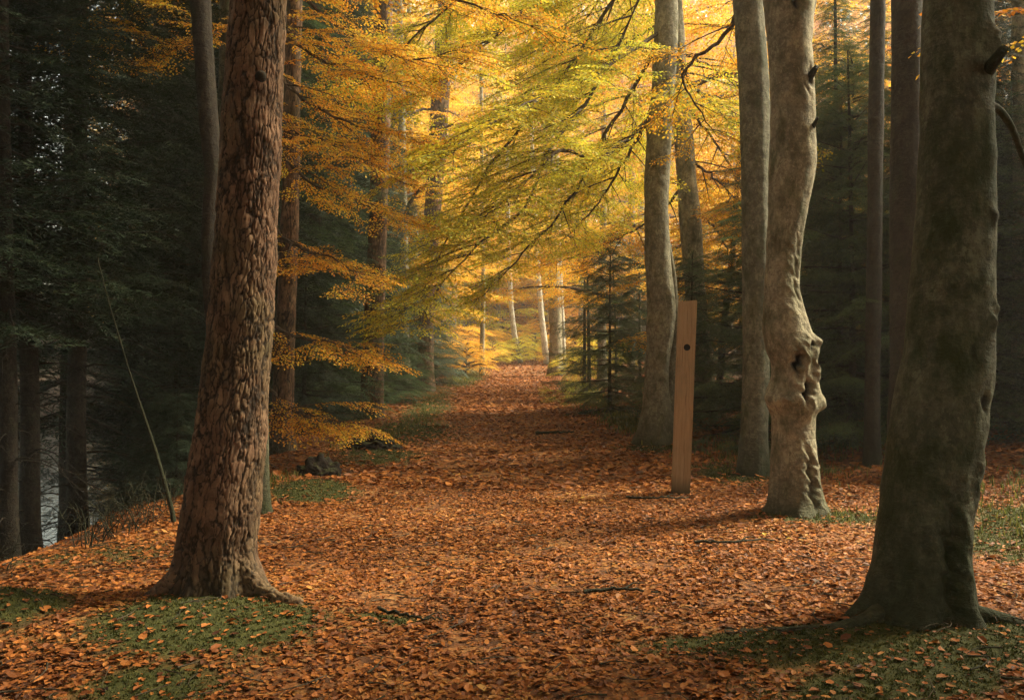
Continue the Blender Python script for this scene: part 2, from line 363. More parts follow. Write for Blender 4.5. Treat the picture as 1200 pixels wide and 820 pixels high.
    mb = MB(); mb.add(V.reshape(-1, 3), q=q, attr=at.reshape(-1, 3), mat=0)
    cp = np.array([cc[-1]-base[0], d-base[1], Zr[-1]+.1-base[2]])
    mb.add(np.vstack([V[-1], cp]), t=[(a, (a+1) % n, n) for a in range(n)])
    def centre(zz): return np.array([np.interp(zz, Zr, cc), d, zz]), float(np.interp(zz, Zr, rr))
    return mb.mesh('trunk', [mat]), centre

# ------------------------------------------------------------ foliage templates
def leaf_spray(seed, n_side=9, sp=.055, ll=.075, lw=.046, droop=.16):
    """a flat beech spray one metre long: returns leaf quads and twig polylines"""
    r = np.random.default_rng(seed); L = []; tw = []
    main = [np.array([s, .04*math.sin(s*3+seed), -droop*s*s]) for s in np.linspace(0, 1, 8)]
    tw.append((np.array(main), .006)); lines = [np.array(main)]
    for i in range(n_side):
        s = .08+.85*i/n_side; side = 1 if i % 2 else -1
        p0 = np.array([s, .04*math.sin(s*3+seed), -droop*s*s]); a = side*R(r.uniform(38, 60)); ln = (.52*(1-s)+.16)*r.uniform(.8, 1.15)
        t = np.linspace(0, 1, 4)[:, None]
        ln_ = p0+np.concatenate([math.cos(a)*ln*t, math.sin(a)*ln*t, -.10*ln*t*t-.1*ln*t*r.uniform(0, 1)], 1)
        lines.append(ln_); tw.append((ln_, .003))
    for ln_ in lines:
        seglen = np.linalg.norm(ln_[-1]-ln_[0]); m = max(2, int(seglen/sp))
        for k in range(m):
            t = (k+.6)/m; p = np.array([np.interp(t, np.linspace(0, 1, len(ln_)), ln_[:, c]) for c in range(3)])
            d = ln_[-1]-ln_[0]; a = math.atan2(d[1], d[0])+(1 if k % 2 else -1)*R(r.uniform(30, 65)) if t < .97 else math.atan2(d[1], d[0])
            sc = r.uniform(.75, 1.25); pit = r.uniform(-.75, .2); rol = r.uniform(-.6, .6)
            u = np.array([math.cos(a)*math.cos(pit), math.sin(a)*math.cos(pit), math.sin(pit)])
            v0 = np.array([-math.sin(a), math.cos(a), 0]); w0 = np.cross(u, v0); v = v0*math.cos(rol)+w0*math.sin(rol); w_ = np.cross(u, v)
            l, ww = ll*sc, lw*sc
            L.append([p, p+u*l*.5+v*ww*.5+w_*.004, p+u*l, p+u*l*.5-v*ww*.5+w_*.004])
    return np.array(L), tw            # (n,4,3)
def needle_spray(seed, n_side=22, nl=.042, nw=.009, nsp=.03, droop=.12, w=.42):
    r = np.random.default_rng(seed); L = []; tw = []
    main = np.array([[s, 0, -droop*s*s] for s in np.linspace(0, 1, 6)]); tw.append((main, .007)); lines = [main]
    for i in range(n_side):
        s = .05+.9*i/n_side; side = 1 if i % 2 else -1
        p0 = np.array([s, 0, -droop*s*s]); a = side*R(r.uniform(50, 68)); ln = (w*(1-s)**.8+.07)*r.uniform(.75, 1.1)
        t = np.linspace(0, 1, 3)[:, None]
        lines.append(p0+np.concatenate([math.cos(a)*ln*t, math.sin(a)*ln*t, -.28*ln*t*t-.05*ln*t], 1))
    for ln_ in lines:
        seglen = np.linalg.norm(ln_[-1]-ln_[0]); m = max(3, int(seglen/nsp)); d = ln_[-1]-ln_[0]; a0 = math.atan2(d[1], d[0])
        for k in range(m):
            t = (k+.5)/m; p = np.array([np.interp(t, np.linspace(0, 1, len(ln_)), ln_[:, c]) for c in range(3)])
            for sd_ in (-1, 1):
                a = a0+sd_*R(r.uniform(25, 50)); pit = r.uniform(-.3, .45)
                u = np.array([math.cos(a)*math.cos(pit), math.sin(a)*math.cos(pit), math.sin(pit)]); v = np.array([-math.sin(a), math.cos(a), r.uniform(-.6, .6)])
                l = nl*r.uniform(.8, 1.3)
                L.append([p-v*nw*.5, p+v*nw*.5, p+u*l+v*nw*.15, p+u*l-v*nw*.15])
    return np.array(L), tw

class Foliage:
    """boughs (wood) and sprays (leaves) collected into one crown mesh"""
    def __init__(s, temps): s.t = temps; s.wood = MB(); s.sp = []
    def spray(s, p, head, pitch, roll, sc): s.sp.append((p[0], p[1], p[2], head, pitch, roll, sc))
    def mesh(s, name, leafm, woodm, r, twig=False):
        mb = s.wood; S = np.array(s.sp); k = len(s.t); pick = r.integers(0, k, len(S))
        for ti in range(k):
            A_ = S[pick == ti]
            if not len(A_): continue
            tv, tw = s.t[ti]; n = len(tv)
            ch, sh = np.cos(A_[:, 3]), np.sin(A_[:, 3]); cp, sp_ = np.cos(A_[:, 4]), np.sin(A_[:, 4]); cr, sr = np.cos(A_[:, 5]), np.sin(A_[:, 5])
            ux = np.stack([ch*cp, sh*cp, sp_], 1); vy0 = np.stack([-sh, ch, 0*ch], 1); wz0 = np.cross(ux, vy0)
            vy = vy0*cr[:, None]+wz0*sr[:, None]; wz = np.cross(ux, vy)
            Rm = np.stack([ux, vy, wz], 1)*A_[:, 6][:, None, None]          # rows = axes
            flat = tv.reshape(-1, 3)
            V = np.einsum('pk,nkc->npc', flat, Rm)+A_[:, None, :3]
            lr = np.repeat(r.random((len(A_), n)), 4, axis=1); srn = np.repeat(r.random(len(A_))[:, None], n*4, 1)
            at = np.stack([lr, srn, 0*lr], -1).reshape(-1, 3)
            V = V.reshape(-1, 3); q = np.arange(len(V)).reshape(-1, 4)
            mb.add(V, q=q, mat=0, attr=at)
            if twig:
                for row, Rr in zip(A_, Rm):
                    for pl, rad in tw[:1]:
                        tube(mb, pl @ Rr+row[:3], np.linspace(rad, rad*.3, len(pl)), 3, mat=1, cap=False)
        return mb.mesh(name, [leafm, woodm], smooth=False)

BT = [leaf_spray(i) for i in range(5)]
BT_LO = [leaf_spray(i, 6, .10, .125, .08) for i in range(4)]
NT = [needle_spray(i, nl=.055, nw=.014) for i in range(4)]
NT_LO = [needle_spray(i, 13, .075, .020, .055) for i in range(3)]

def bough(fo, pts, r0, r, sub_sp=.32, sub_len=1.1, scale=.75, dens=1.0, m=26, start=.12, flat=.0, spsp=.34, wood_n=6):
    L = smooth_line(pts, m); L[1:-1] += r.normal(0, .015, L[1:-1].shape); s = np.linspace(0, 1, m)
    tube(fo.wood, L, r0*(1-s)**.8+.004, wood_n, mat=1)
    seg = np.linalg.norm(np.diff(L, axis=0), axis=1); cum = np.concatenate([[0], np.cumsum(seg)]); tot = cum[-1]
    k = 0; x = tot*start
    while x < tot:
        t = x/tot; p = np.array([np.interp(x, cum, L[:, c]) for c in range(3)])
        i = min(np.searchsorted(cum, x), m-1); tg = L[i]-L[i-1]; a = math.atan2(tg[1], tg[0]); tp = math.atan2(tg[2], math.hypot(tg[0], tg[1]))
        side = 1 if k % 2 else -1; k += 1
        h = a+side*R(r.uniform(32, 62)); ln = sub_len*(1-.55*t)*r.uniform(.6, 1.2)
        pit = np.clip(tp, -.5, .4)*.6+r.uniform(-.12, .12); mm = 6; tt = np.linspace(0, 1, mm)
        sl_ = p+np.stack([math.cos(h)*ln*tt, math.sin(h)*ln*tt, math.sin(pit)*ln*tt-.14*ln*tt*tt], 1)
        tube(fo.wood, sl_, (.012*(1-tt)+.003)*min(1.2, ln), 4, mat=1, cap=False)
        q = .15
        while q < 1.0:
            pp = np.array([np.interp(q, tt, sl_[:, c]) for c in range(3)])
            if r.random() < dens:
                fo.spray(pp, h+(1 if r.random() < .5 else -1)*R(r.uniform(15, 50)), pit*.5+r.uniform(-.28, .08), r.normal(0, .22), scale*r.uniform(.7, 1.15))
            q += spsp/max(ln, .3)
        fo.spray(sl_[-1], h+r.normal(0, .2), r.uniform(-.35, 0), r.normal(0, .2), scale*r.uniform(.8, 1.1))
        x += sub_sp*r.uniform(.7, 1.3)
    fo.spray(L[-1], a, -.2, 0, scale)

def broad_crown(r, temps, leafm, H=17, h0=3.0, nb=26, reach=4.2, centre=None, scale=.8, sub_sp=.45, lo=False, h_end=None, arc=None, extra=None, sub_len=1.4, spsp=.45, hspan=None):
    """centre(z)->(pos,rad) gives where boughs leave the stem (coordinates relative to the tree's base when None)"""
    fo = Foliage(temps)
    for i in range(nb):
        f = (i+r.uniform(-.3, .3))/nb; f = min(max(f, 0), 1)
        z = h0+(H-1.0-h0)*f; c, rad = centre(z) if centre is not None else (np.array([0, 0, z]), .12*(1-f)+.03)
        a = i*2.399+r.uniform(-.4, .4)
        if arc: a = arc[0]+(arc[1]-arc[0])*r.random()
        ln = reach*(1-.75*f**1.6)*r.uniform(.7, 1.15); up = r.uniform(.15, .5)+.5*f
        pts = [c, c+np.array([math.cos(a)*ln*.35, math.sin(a)*ln*.35, up*ln*.35]),
               c+np.array([math.cos(a+.12)*ln*.7, math.sin(a+.12)*ln*.7, up*ln*.5]), c+np.array([math.cos(a+.2)*ln, math.sin(a+.2)*ln, up*ln*.38])]
        bough(fo, pts, min(rad*.4, .06)+.01, r, sub_sp=sub_sp, sub_len=sub_len*ln/reach+.3, scale=scale, m=14, spsp=spsp, wood_n=5)
    if extra: extra(fo)
    return fo.mesh('crown', leafm, M['twig'], r)

def spruce_crown(r, temps, leafm, H, h0, rad, wsp=.45, per=5, scale=.8, spsp=.32, droop=.25, dead0=None, drop=0.0):
    fo = Foliage(temps); z = h0
    if dead0 is not None:
        zz = dead0
        while zz < h0+1.5:
            for k in range(3):
                a = r.uniform(0, 6.28); ln = r.uniform(.7, 2.0); mm = 7; t = np.linspace(0, 1, mm)
                L = np.stack([math.cos(a)*ln*t, math.sin(a)*ln*t, zz-.25*ln*t+.1*ln*np.sin(t*4)], 1)+r.normal(0, .012, (mm, 3))
                tube(fo.wood, L, .011*(1-t)+.003, 4, mat=1, cap=False)
                for u in range(4):
                    s0 = r.integers(1, mm-1); b2 = a+r.choice([-1, 1])*R(r.uniform(30, 70)); l2 = r.uniform(.2, .6); t2 = np.linspace(0, 1, 4)
                    tube(fo.wood, L[s0]+np.stack([math.cos(b2)*l2*t2, math.sin(b2)*l2*t2, -.35*l2*t2*t2], 1), .004*(1-t2)+.0015, 3, mat=1, cap=False)
            zz += r.uniform(.22, .45)
    while z < H-.15:
        f = (z-h0)/(H-h0); ln0 = rad*(1-f)**.85+.12
        for k in range(per):
            if r.random() < drop: continue
            a = 2*math.pi*k/per+r.uniform(-.35, .35)+z*3; ln = ln0*r.uniform(.72, 1.12); mm = 8; t = np.linspace(0, 1, mm)
            dr = droop*(1-f*1.2)
            L = np.stack([math.cos(a)*ln*t, math.sin(a)*ln*t, z+r.uniform(-.12, .12)+(-dr*ln*t*1.4+dr*.9*ln*t*t)+f*.35*ln*t], 1)
            tube(fo.wood, L, (.006+.011*ln*.5)*(1-t)+.002, 4, mat=1, cap=False)
            x = .12*ln if ln < 1.2 else .3
            kk = 0
            while x < ln:
                tt = x/ln; p = np.array([np.interp(tt, t, L[:, c]) for c in range(3)]); side = 1 if kk % 2 else -1; kk += 1
                fo.spray(p, a+side*R(r.uniform(32, 58)), r.uniform(-.5, -.05), r.normal(0, .2), scale*min(1.15, .35+(ln-x)*.55+.1)*r.uniform(.8, 1.15))
                x += spsp*r.uniform(.6, 1.0)*(.5+.5*min(ln, 1.5)/1.5)
            fo.spray(L[-1], a, -.08, 0, scale*.55)
        z += wsp*r.uniform(.8, 1.2)*(1-.45*f)
    fo.spray((0, 0, H-.35), 0, 1.5, 0, .4)
    return fo.mesh('crown', leafm, M['spruce_bark'], r)

def simple_trunk(H, r0, mat, r, seg=14, bend=.15, kind='smooth'):
    n = 30; z = np.linspace(-.4, H, n); ph = r.uniform(0, 6, 4)
    x = bend*(np.sin(z*.45+ph[0])-np.sin(ph[0]))*(z/H+.2); y = bend*(np.sin(z*.38+ph[1])-np.sin(ph[1]))*(z/H+.2)
    rad = r0*(1-.82*np.clip(z/H, 0, 1)**.9)*(1+.55*np.exp(-np.clip(z, 0, None)/.25))
    mb = MB(); L = np.stack([x, y, z], 1); tube(mb, L, rad, seg, mat=0)
    V = mb.v[0]; th = np.arctan2(V[:, 1], V[:, 0])
    V[:, :2] += (.06*r0*np.sin(th*3+V[:, 2]*2+ph[2]))[:, None]*np.stack([np.cos(th), np.sin(th)], 1)
    mb.a[0] = np.stack([np.exp(-np.clip(V[:, 2], 0, None)/.3), .6*np.ones(len(V))*(kind == 'pine'), 0*th], 1)
    return mb.mesh('trunk', [mat])

# ------------------------------------------------------------ hero trees
def hero(name, label, cat, tab, d, base_xy, H, mat, group=None, **kw):
    bx, by = base_xy; base = np.array([bx, by, g1(bx, by)])
    me, cen = trunk(tab, d, base, H, mat, **kw)
    t = thing(name, label, cat, tuple(base), group)
    obj('trunk', me, t)
    rel = lambda z: (cen(z+base[2])[0]-base, cen(z+base[2])[1])
    return t, base, cen, rel

# pine in the left foreground
pineA, bA, cA, rA = hero('pine_tree', 'big foreground pine with deeply cracked reddish bark on the mossy mound left of the path', 'tree',
    [(700, 202, 312), (670, 208, 306), (640, 212, 300), (600, 214, 305), (560, 220, 308), (500, 229, 313), (450, 235, 316), (400, 241, 319), (300, 250, 325), (200, 256, 330), (100, 263, 334), (0, 271, 337), (-60, 273, 337)],
    4.9, (-1.69, 4.9), 17, M['pine'], seg=300, dz=.009, kind='pine', roots=[(-25, .55, .22), (-60, .25, .3), (205, .45, .3), (250, .2, .2), (90, .4, .4), (-5, .2, .3)], zs=.16, basedark=.22, seed=1.3)
# its surface root, running out towards the path
mb = MB(); rt = [(.12, -.05, .30), (.16, -.10, .17), (.25, -.14, .075), (.36, -.20, .02), (.48, -.24, .0), (.60, -.24, -.06)]
L = smooth_line([np.array(p) for p in rt], 90); tube(mb, L, np.linspace(.062, .022, 90), 40, a0=np.array([.35, .5, 0]))
mb.v[-1] = mb.v[-1]+np.array([[.008*noise.noise(Vector(p)*25), .008*noise.noise(Vector(p)*25+Vector((9, 9, 9))), .01*noise.noise(Vector(p)*18)] for p in mb.v[-1]])
obj('root', mb.mesh('root', [M['pine']]), pineA)
mb = MB(); rt = [(-.18, -.1, .10), (-.28, -.16, .01), (-.36, -.22, -.03), (-.5, -.3, -.08)]
L = smooth_line([np.array(p) for p in rt], 60); tube(mb, L, np.linspace(.06, .02, 60), 36, a0=np.array([.9, .3, 0]))
obj('root', mb.mesh('root', [M['pine']]), pineA)
# knot where a limb broke off
mb = MB(); kc, kr = cA(CAMH+(HOR-103)/F*4.9); ang = R(-62)
kd = np.array([math.cos(ang), math.sin(ang), .1]); k0 = kc+kd*(kr-.03)-bA
tube(mb, [k0, k0+kd*.045, k0+kd*.062], [.034, .028, .015], 12, a0=np.array([1, 0, 0])); obj('branch_stub', mb.mesh('branch_stub', [M['pine']]), pineA)

def needle_top(t, rel, H, r, leafm=None, n=10):
    fo = Foliage(NT_LO)
    for i in range(n):
        z = H-1-(n-i)*.45; c, rd = rel(min(z, H-1)); a = i*2.4; ln = r.uniform(1.5, 2.8)
        pts = [c, c+np.array([math.cos(a)*ln*.5, math.sin(a)*ln*.5, .5]), c+np.array([math.cos(a+.3)*ln, math.sin(a+.3)*ln, .8])]
        bough(fo, pts, .05, r, sub_sp=.35, sub_len=1.0, scale=.7, m=10, spsp=.3)
    obj('crown', fo.mesh('crown', leafm or M['needle_mid'], M['twig'], r), t)
needle_top(pineA, rA, 17, rng)

for o in pineA.children:
    if o.name.startswith('root'):
        at = o.data.attributes['rv'].data
        for i_, v in enumerate(o.data.vertices):
            p = v.co; wv = noise.noise_vector(p*16); d_ = noise.voronoi(Vector((p.x*9+wv.x, p.y*22+wv.y, p.z*20+wv.z)))[0]; e = d_[1]-d_[0]
            at[i_].vector = (.45 if p.x < .3 else .1, e, .5); v.co = p+v.normal*(.010*min(e/.2, 1)-.008)
pineB, bB, cB, rB = hero('pine_tree', 'reddish pine trunk directly behind the big foreground pine, its right flank catching light', 'tree',
    [(528, 314, 349), (500, 318, 345), (450, 320, 345), (400, 322, 346), (300, 327, 350), (200, 331, 352), (100, 333, 353), (0, 336, 355)],
    12.7, (-3.42, 12.7), 18, M['pine'], seg=110, dz=.03, kind='pine', roots=[(-60, .3, .4), (190, .3, .4)], seed=4.2)
needle_top(pineB, rB, 18, rng)
pineC, bC, cC, rC = hero('pine_tree', 'brown pine trunk rising from dark undergrowth midway along the left path edge', 'tree',
    [(490, 418, 452), (470, 422, 450), (400, 425, 450), (300, 430, 453), (200, 434, 456), (100, 436, 459), (0, 439, 461)],
    18.7, (-3.08, 18.7), 19, M['pine'], seg=90, dz=.04, kind='pine', roots=[(-60, .3, .4), (190, .3, .4)], seed=7.7)
needle_top(pineC, rC, 19, rng)
pineD, bD, cD, rD = hero('pine_tree', 'farthest pine trunk on the left, where the path narrows into light', 'tree',
    [(459, 486, 512), (440, 488, 509), (380, 490, 508), (300, 494, 513), (200, 500, 521), (100, 506, 528), (40, 510, 530)],
    31, (-3.15, 31), 20, M['pine'], seg=70, dz=.06, kind='pine', roots=[(-60, .3, .4)], seed=9.1)
needle_top(pineD, rD, 20, rng)

# right side beeches
beechE, bE, cE, rE = hero('beech_tree', 'slender grey beech with a wavy trunk standing just behind and left of the marker post', 'tree',
    [(520, 744, 791), (505, 748, 787), (480, 752, 786), (450, 754, 784), (420, 756, 786), (395, 757, 790), (370, 758, 792), (340, 757, 790), (300, 755, 786), (250, 754, 784), (200, 755, 786), (150, 758, 789), (100, 764, 793), (50, 766, 795), (0, 768, 795)],
    13.4, (2.25, 13.4), 19, M['beech'], seg=72, dz=.025, roots=[(-80, .25, .35), (190, .3, .35), (0, .3, .3)], bumps=[(CAMH+.9, -60, .1, .03, 0), (CAMH+.45, 200, .1, .03, 0), (CAMH+4.0, -80, .05, -.02, .9)], seed=2.2)
mb = MB(); L = smooth_line([P(788, 522, 13.5)-bE, P(783, 490, 13.5)-bE, P(785, 440, 13.55)-bE, P(790, 390, 13.6)-bE, P(788, 330, 13.55)-bE, P(781, 285, 13.45)-bE, P(774, 250, 13.42)-bE], 40)
tube(mb, L, np.linspace(.10, .055, 40), 16, a0=np.array([.15, 0, 0])); obj('stem', mb.mesh('stem', [M['beech']]), beechE)

beechF, bF, cF, rF = hero('beech_tree', 'tall pale beech leaning slightly, seen behind the top of the marker post', 'tree',
    [(490, 812, 842), (450, 814, 839), (400, 808, 833), (350, 803, 828), (300, 799, 825), (250, 795, 822), (200, 793, 816), (150, 789, 812), (100, 785, 806), (50, 783, 803), (0, 781, 800)],
    18.0, (4.05, 18.0), 20, M['beech_pale'], seg=56, dz=.04, seed=3.1)
beechG, bG, cG, rG = hero('beech_tree', 'straight grey-green beech trunk just behind and left of the gnarled beech', 'tree',
    [(560, 862, 905), (540, 864, 902), (500, 868, 900), (450, 869, 902), (400, 870, 903), (300, 870, 903), (200, 869, 903), (100, 866, 902), (60, 863, 900), (0, 858, 895)],
    10.0, (2.85, 10.0), 18, M['beech_grey'], seg=72, dz=.022, roots=[(-90, .25, .35), (200, .2, .35)], seed=5.0)
HZ = lambda py: CAMH+(HOR-py)/F*7.4
gnarl = [(HZ(424), -99, .034, -.085, 1, 2.6), (HZ(414), -104, .075, .034, 0, 1.1), (HZ(440), -112, .05, .028, 0, 2.0), (HZ(424), -78, .022, .035, 0, 4.0),
         (HZ(457), -72, .040, -.095, 1, 2.0), (HZ(478), -70, .08, .032, 0, .9), (HZ(402), -58, .03, -.03, .9, 1.1), (HZ(396), -62, .055, .028, 0, .9),
         (HZ(405), -20, .045, .045, 0, 1.2), (HZ(430), -42, .025, .035, 0, 4.5), (HZ(470), -12, .05, .045, 0, 1.2), (HZ(466), 190, .05, .02, 0, 1.0), (HZ(468), -130, .07, .03, 0, .7),
         (HZ(100), -50, .04, -.03, .8, 2), (HZ(18), -95, .03, -.03, 1, 2), (HZ(150), -25, .04, -.02, .7), (HZ(330), -62, .03, -.016, 0, 14), (HZ(330), -110, .05, .012, 0, 10),
         (HZ(560), -70, .028, -.045, .5, 6.5), (HZ(540), -92, .035, .022, 0, 7), (HZ(555), -48, .03, .03, 0, 7), (HZ(565), -118, .03, -.018, .2, 5), (HZ(590), -35, .03, -.02, .3, 3), (HZ(520), -60, .05, .015, 0, 2)]
beechH, bH, cH, rH = hero('beech_tree', 'gnarled beech with dark knot holes and knobbly swellings, lit on its right side', 'tree',
    [(603, 893, 972), (590, 898, 967), (568, 901, 963), (541, 903, 960), (514, 905, 956), (487, 904, 956), (475, 898, 962), (466, 895, 964), (455, 899, 961), (440, 904, 958), (424, 903, 957), (410, 898, 960),
     (400, 896, 957), (385, 894, 950), (365, 895, 944), (341, 896, 938), (293, 899, 940), (244, 901, 947), (195, 902, 956), (146, 903, 957), (98, 902, 956), (49, 899, 954), (20, 896, 956), (0, 894, 960)],
    7.4, (2.47, 7.4), 16, M['beech_pale'], seg=150, dz=.010, roots=[(-100, .2, .3), (-40, .15, .25), (190, .2, .3), (0, .15, .3)], bumps=gnarl, zs=.15, basedark=.22, seed=6.4)
# broken limb stubs of the gnarled beech
for (px, py, px2, py2, r0) in [(948, 92, 957, 78, .035), (952, 150, 958, 138, .02)]:
    mb = MB(); a = P(px, py, 7.3)-bH; b_ = P(px2, py2, 7.15)-bH
    tube(mb, [a, a*.45+b_*.55, b_], [r0, r0*.8, r0*.5], 10, a0=np.array([.9, .5, 0])); obj('branch_stub', mb.mesh('branch_stub', [M['beech_mossy']]), beechH)
beechI, bI, cI, rI = hero('beech_tree', 'thick dark mossy beech nearest the camera on the right, with a flared base', 'tree',
    [(738, 992, 1152), (720, 1004, 1148), (700, 1014, 1144), (670, 1023, 1139), (640, 1029, 1136), (600, 1033, 1137), (560, 1038, 1141), (500, 1046, 1152), (450, 1055, 1160), (400, 1063, 1165), (300, 1071, 1166), (200, 1078, 1166), (100, 1082, 1164), (0, 1084, 1160), (-60, 1085, 1158)],
    4.45, (2.13, 4.45), 17, M['beech_mossy'], seg=190, dz=.010, roots=[(-115, .16, .2), (-60, .22, .2), (185, .30, .2), (-20, .10, .2), (60, .4, .3), (-88, -.12, .14)], zs=.17, basedark=.4,
    bumps=[(CAMH+(HOR-475)/F*4.4, -52, .04, -.025, .7), (CAMH+(HOR-375)/F*4.4, -50, .03, .02, 0), (CAMH+(HOR-60)/F*4.4, -45, .05, .04, 0), (CAMH+(HOR-330)/F*4.4, -110, .05, .02, 0), (CAMH+(HOR-650)/F*4.4, -84, .035, -.045, .0, 9), (CAMH+(HOR-640)/F*4.4, -104, .05, .022, .0, 6), (CAMH+(HOR-640)/F*4.4, -62, .05, .022, .0, 6), (CAMH+(HOR-560)/F*4.4, -40, .04, .02, 0, 3), (CAMH+(HOR-130)/F*4.4, -100, .05, -.015, .3, 2), (CAMH+(HOR-420)/F*4.4, -84, .03, -.012, .4, 1.5), (CAMH+(HOR-250)/F*4.4, -60, .04, .02, .5)], seed=8.8)
def surf_root(par, base, pts, r0, r1, mat, at):
    mb = MB(); L = smooth_line([np.array([x, y, g1(x, y)+z]) for x, y, z in pts], 30)-base
    L = L+np.array([[.012*noise.noise(Vector(p)*7), .012*noise.noise(Vector(p)*7+Vector((5, 5, 5))), .008*noise.noise(Vector(p)*9)] for p in L])
    tube(mb, L, np.linspace(r0, r1, 30), 12, a0=np.array(at)); return obj('root', mb.mesh('root', [mat]), par)
surf_root(beechI, bI, [(1.95, 4.38, .06), (1.75, 4.30, -.02), (1.45, 4.28, -.025), (1.1, 4.33, -.02), (.85, 4.36, -.04)], .065, .015, M['beech_mossy'], (.8, 0, 0))
surf_root(beechI, bI, [(2.35, 4.3, .02), (2.6, 4.2, -.03), (2.9, 4.1, -.05)], .055, .02, M['beech_mossy'], (.9, 0, 0))
# limbs of the near beech
mb = MB(); L = smooth_line([P(1150, 95, 4.45)-bI, P(1164, 74, 4.25)-bI, P(1176, 58, 4.1)-bI], 8); tube(mb, L, np.linspace(.04, .022, 8), 10, a0=np.array([.9, .2, 0])); obj('branch_stub', mb.mesh('branch_stub', [M['beech_mossy']]), beechI)
mb = MB(); L = smooth_line([P(1150, 118, 4.5)-bI, P(1172, 130, 4.6)-bI, P(1188, 155, 4.7)-bI, P(1197, 180, 4.8)-bI, P(1212, 215, 4.9)-bI, P(1240, 240, 5.0)-bI], 20); tube(mb, L, np.linspace(.022, .012, 20), 10, a0=np.array([.6, 0, 0])); obj('limb', mb.mesh('limb', [M['beech_mossy']]), beechI)

# dark curved trunk behind and left of the big pine
hero('beech_tree', 'dark mossy curved trunk half hidden behind the left edge of the big pine', 'tree',
    [(660, 262, 290), (560, 256, 282), (450, 248, 270), (350, 238, 258), (300, 236, 256), (270, 236, 255), (235, 238, 256), (200, 240, 258), (150, 234, 257), (100, 230, 253), (50, 226, 250), (0, 222, 248)],
    8.4, (-2.85, 8.4), 13, M['spruce_bark'], seg=48, dz=.03, seed=1.1)
hero('beech_sapling', 'slim greenish trunk with a dark foot close behind the right edge of the big pine', 'tree',
    [(606, 292, 322), (590, 297, 318), (560, 300, 316), (500, 301, 315), (440, 300, 313), (300, 300, 311), (100, 306, 315)],
    7.6, (-2.2, 7.6), 9, M['beech_mossy'], seg=32, dz=.03, seed=1.6)
hero('leaning_sapling', 'thin leaning stem with yellow-green moss streaks left of the big pine', 'tree',
    [(640, 203, 211), (600, 199, 205), (560, 189, 194), (520, 178, 182), (480, 165, 168), (430, 149, 151), (360, 128, 130), (300, 112.5, 114)],
    7.2, (-2.9, 7.2), 2.3, M['spruce_bark'], basedark=6.0, seg=20, dz=.04, seed=2.6)
# right: dark spruce poles and trunks beyond
for lab, tab, d, bx, H, mt, nm in [
    ('dark straight spruce pole between the gnarled beech and the near mossy beech', [(552, 1010, 1034), (500, 1013, 1031), (300, 1016, 1034), (100, 1018, 1036), (0, 1020, 1038)], 10.6, 4.47, 15, 'spruce_bark', 'spruce_tree'),
    ('broad dark grooved trunk hugging the left edge of the near mossy beech', [(560, 1040, 1090), (400, 1044, 1088), (200, 1044, 1084), (0, 1046, 1082)], 9.0, 4.2, 16, 'spruce_bark', 'spruce_tree'),
    ('pinkish brown trunk cut by the right border of the photo', [(520, 1183, 1212), (400, 1187, 1212), (250, 1188, 1210), (0, 1186, 1206)], 12.5, 7.45, 17, 'beech_pale', 'beech_tree'),
    ('short thin leaning sapling emerging just right of the near mossy beech', [(524, 1156, 1168), (500, 1154, 1163), (480, 1151, 1159), (430, 1143, 1149), (380, 1136, 1141)], 12.8, 7.2, 2.2, 'beech_mossy', 'beech_sapling'),
    ('dark thin leaning stem between the pale beech and the grey-green beech', [(470, 838, 846), (400, 842, 851), (330, 850, 858), (290, 856, 862), (200, 862, 868)], 21, 5.1, 9, 'spruce_bark', 'leaning_sapling'),
    ('grey beech stem far down the path, taller and thicker than the white stems beside it', [(436, 640, 663), (425, 643, 660), (380, 643, 659), (300, 641, 655), (240, 639, 652), (100, 636, 648), (0, 634, 645)], 42, 2.2, 24, 'beech_pale', 'beech_tree'),
    ('pale slender stem right beside the thick far beech', [(432, 658, 664), (380, 656, 662), (300, 652, 658), (150, 650, 655)], 45, 2.75, 18, 'birch', 'birch_tree'),
    ('white leaning stem left of the far beech, curving left as it rises', [(428, 608, 614), (410, 604, 610), (390, 599, 606), (360, 596, 602), (300, 594, 599), (200, 592, 597)], 55, .55, 18, 'birch', 'birch_tree'),
    ('widest of the white stems right of the path end, leaning left', [(430, 637, 645), (400, 634, 642), (370, 631, 638), (300, 626, 632), (200, 622, 628)], 52, 2.1, 19, 'birch', 'birch_tree'),
    ('thin pale stem standing in the yellow bushes left of the path end', [(438, 561, 568), (400, 562, 568), (340, 564, 569), (250, 563, 567), (100, 562, 566)], 42, -1.5, 17, 'beech_pale', 'birch_tree'),
    ('pale far trunk seen between the young spruce poles and the wavy beech', [(430, 735, 745), (350, 735, 745), (250, 736, 744), (100, 737, 744), (0, 738, 744)], 36, 5.0, 19, 'beech_pale', 'beech_tree')]:
    hero(nm, lab, 'tree', tab, d, (bx, d), H, M[mt], seg=28, dz=.06, seed=d*.7)

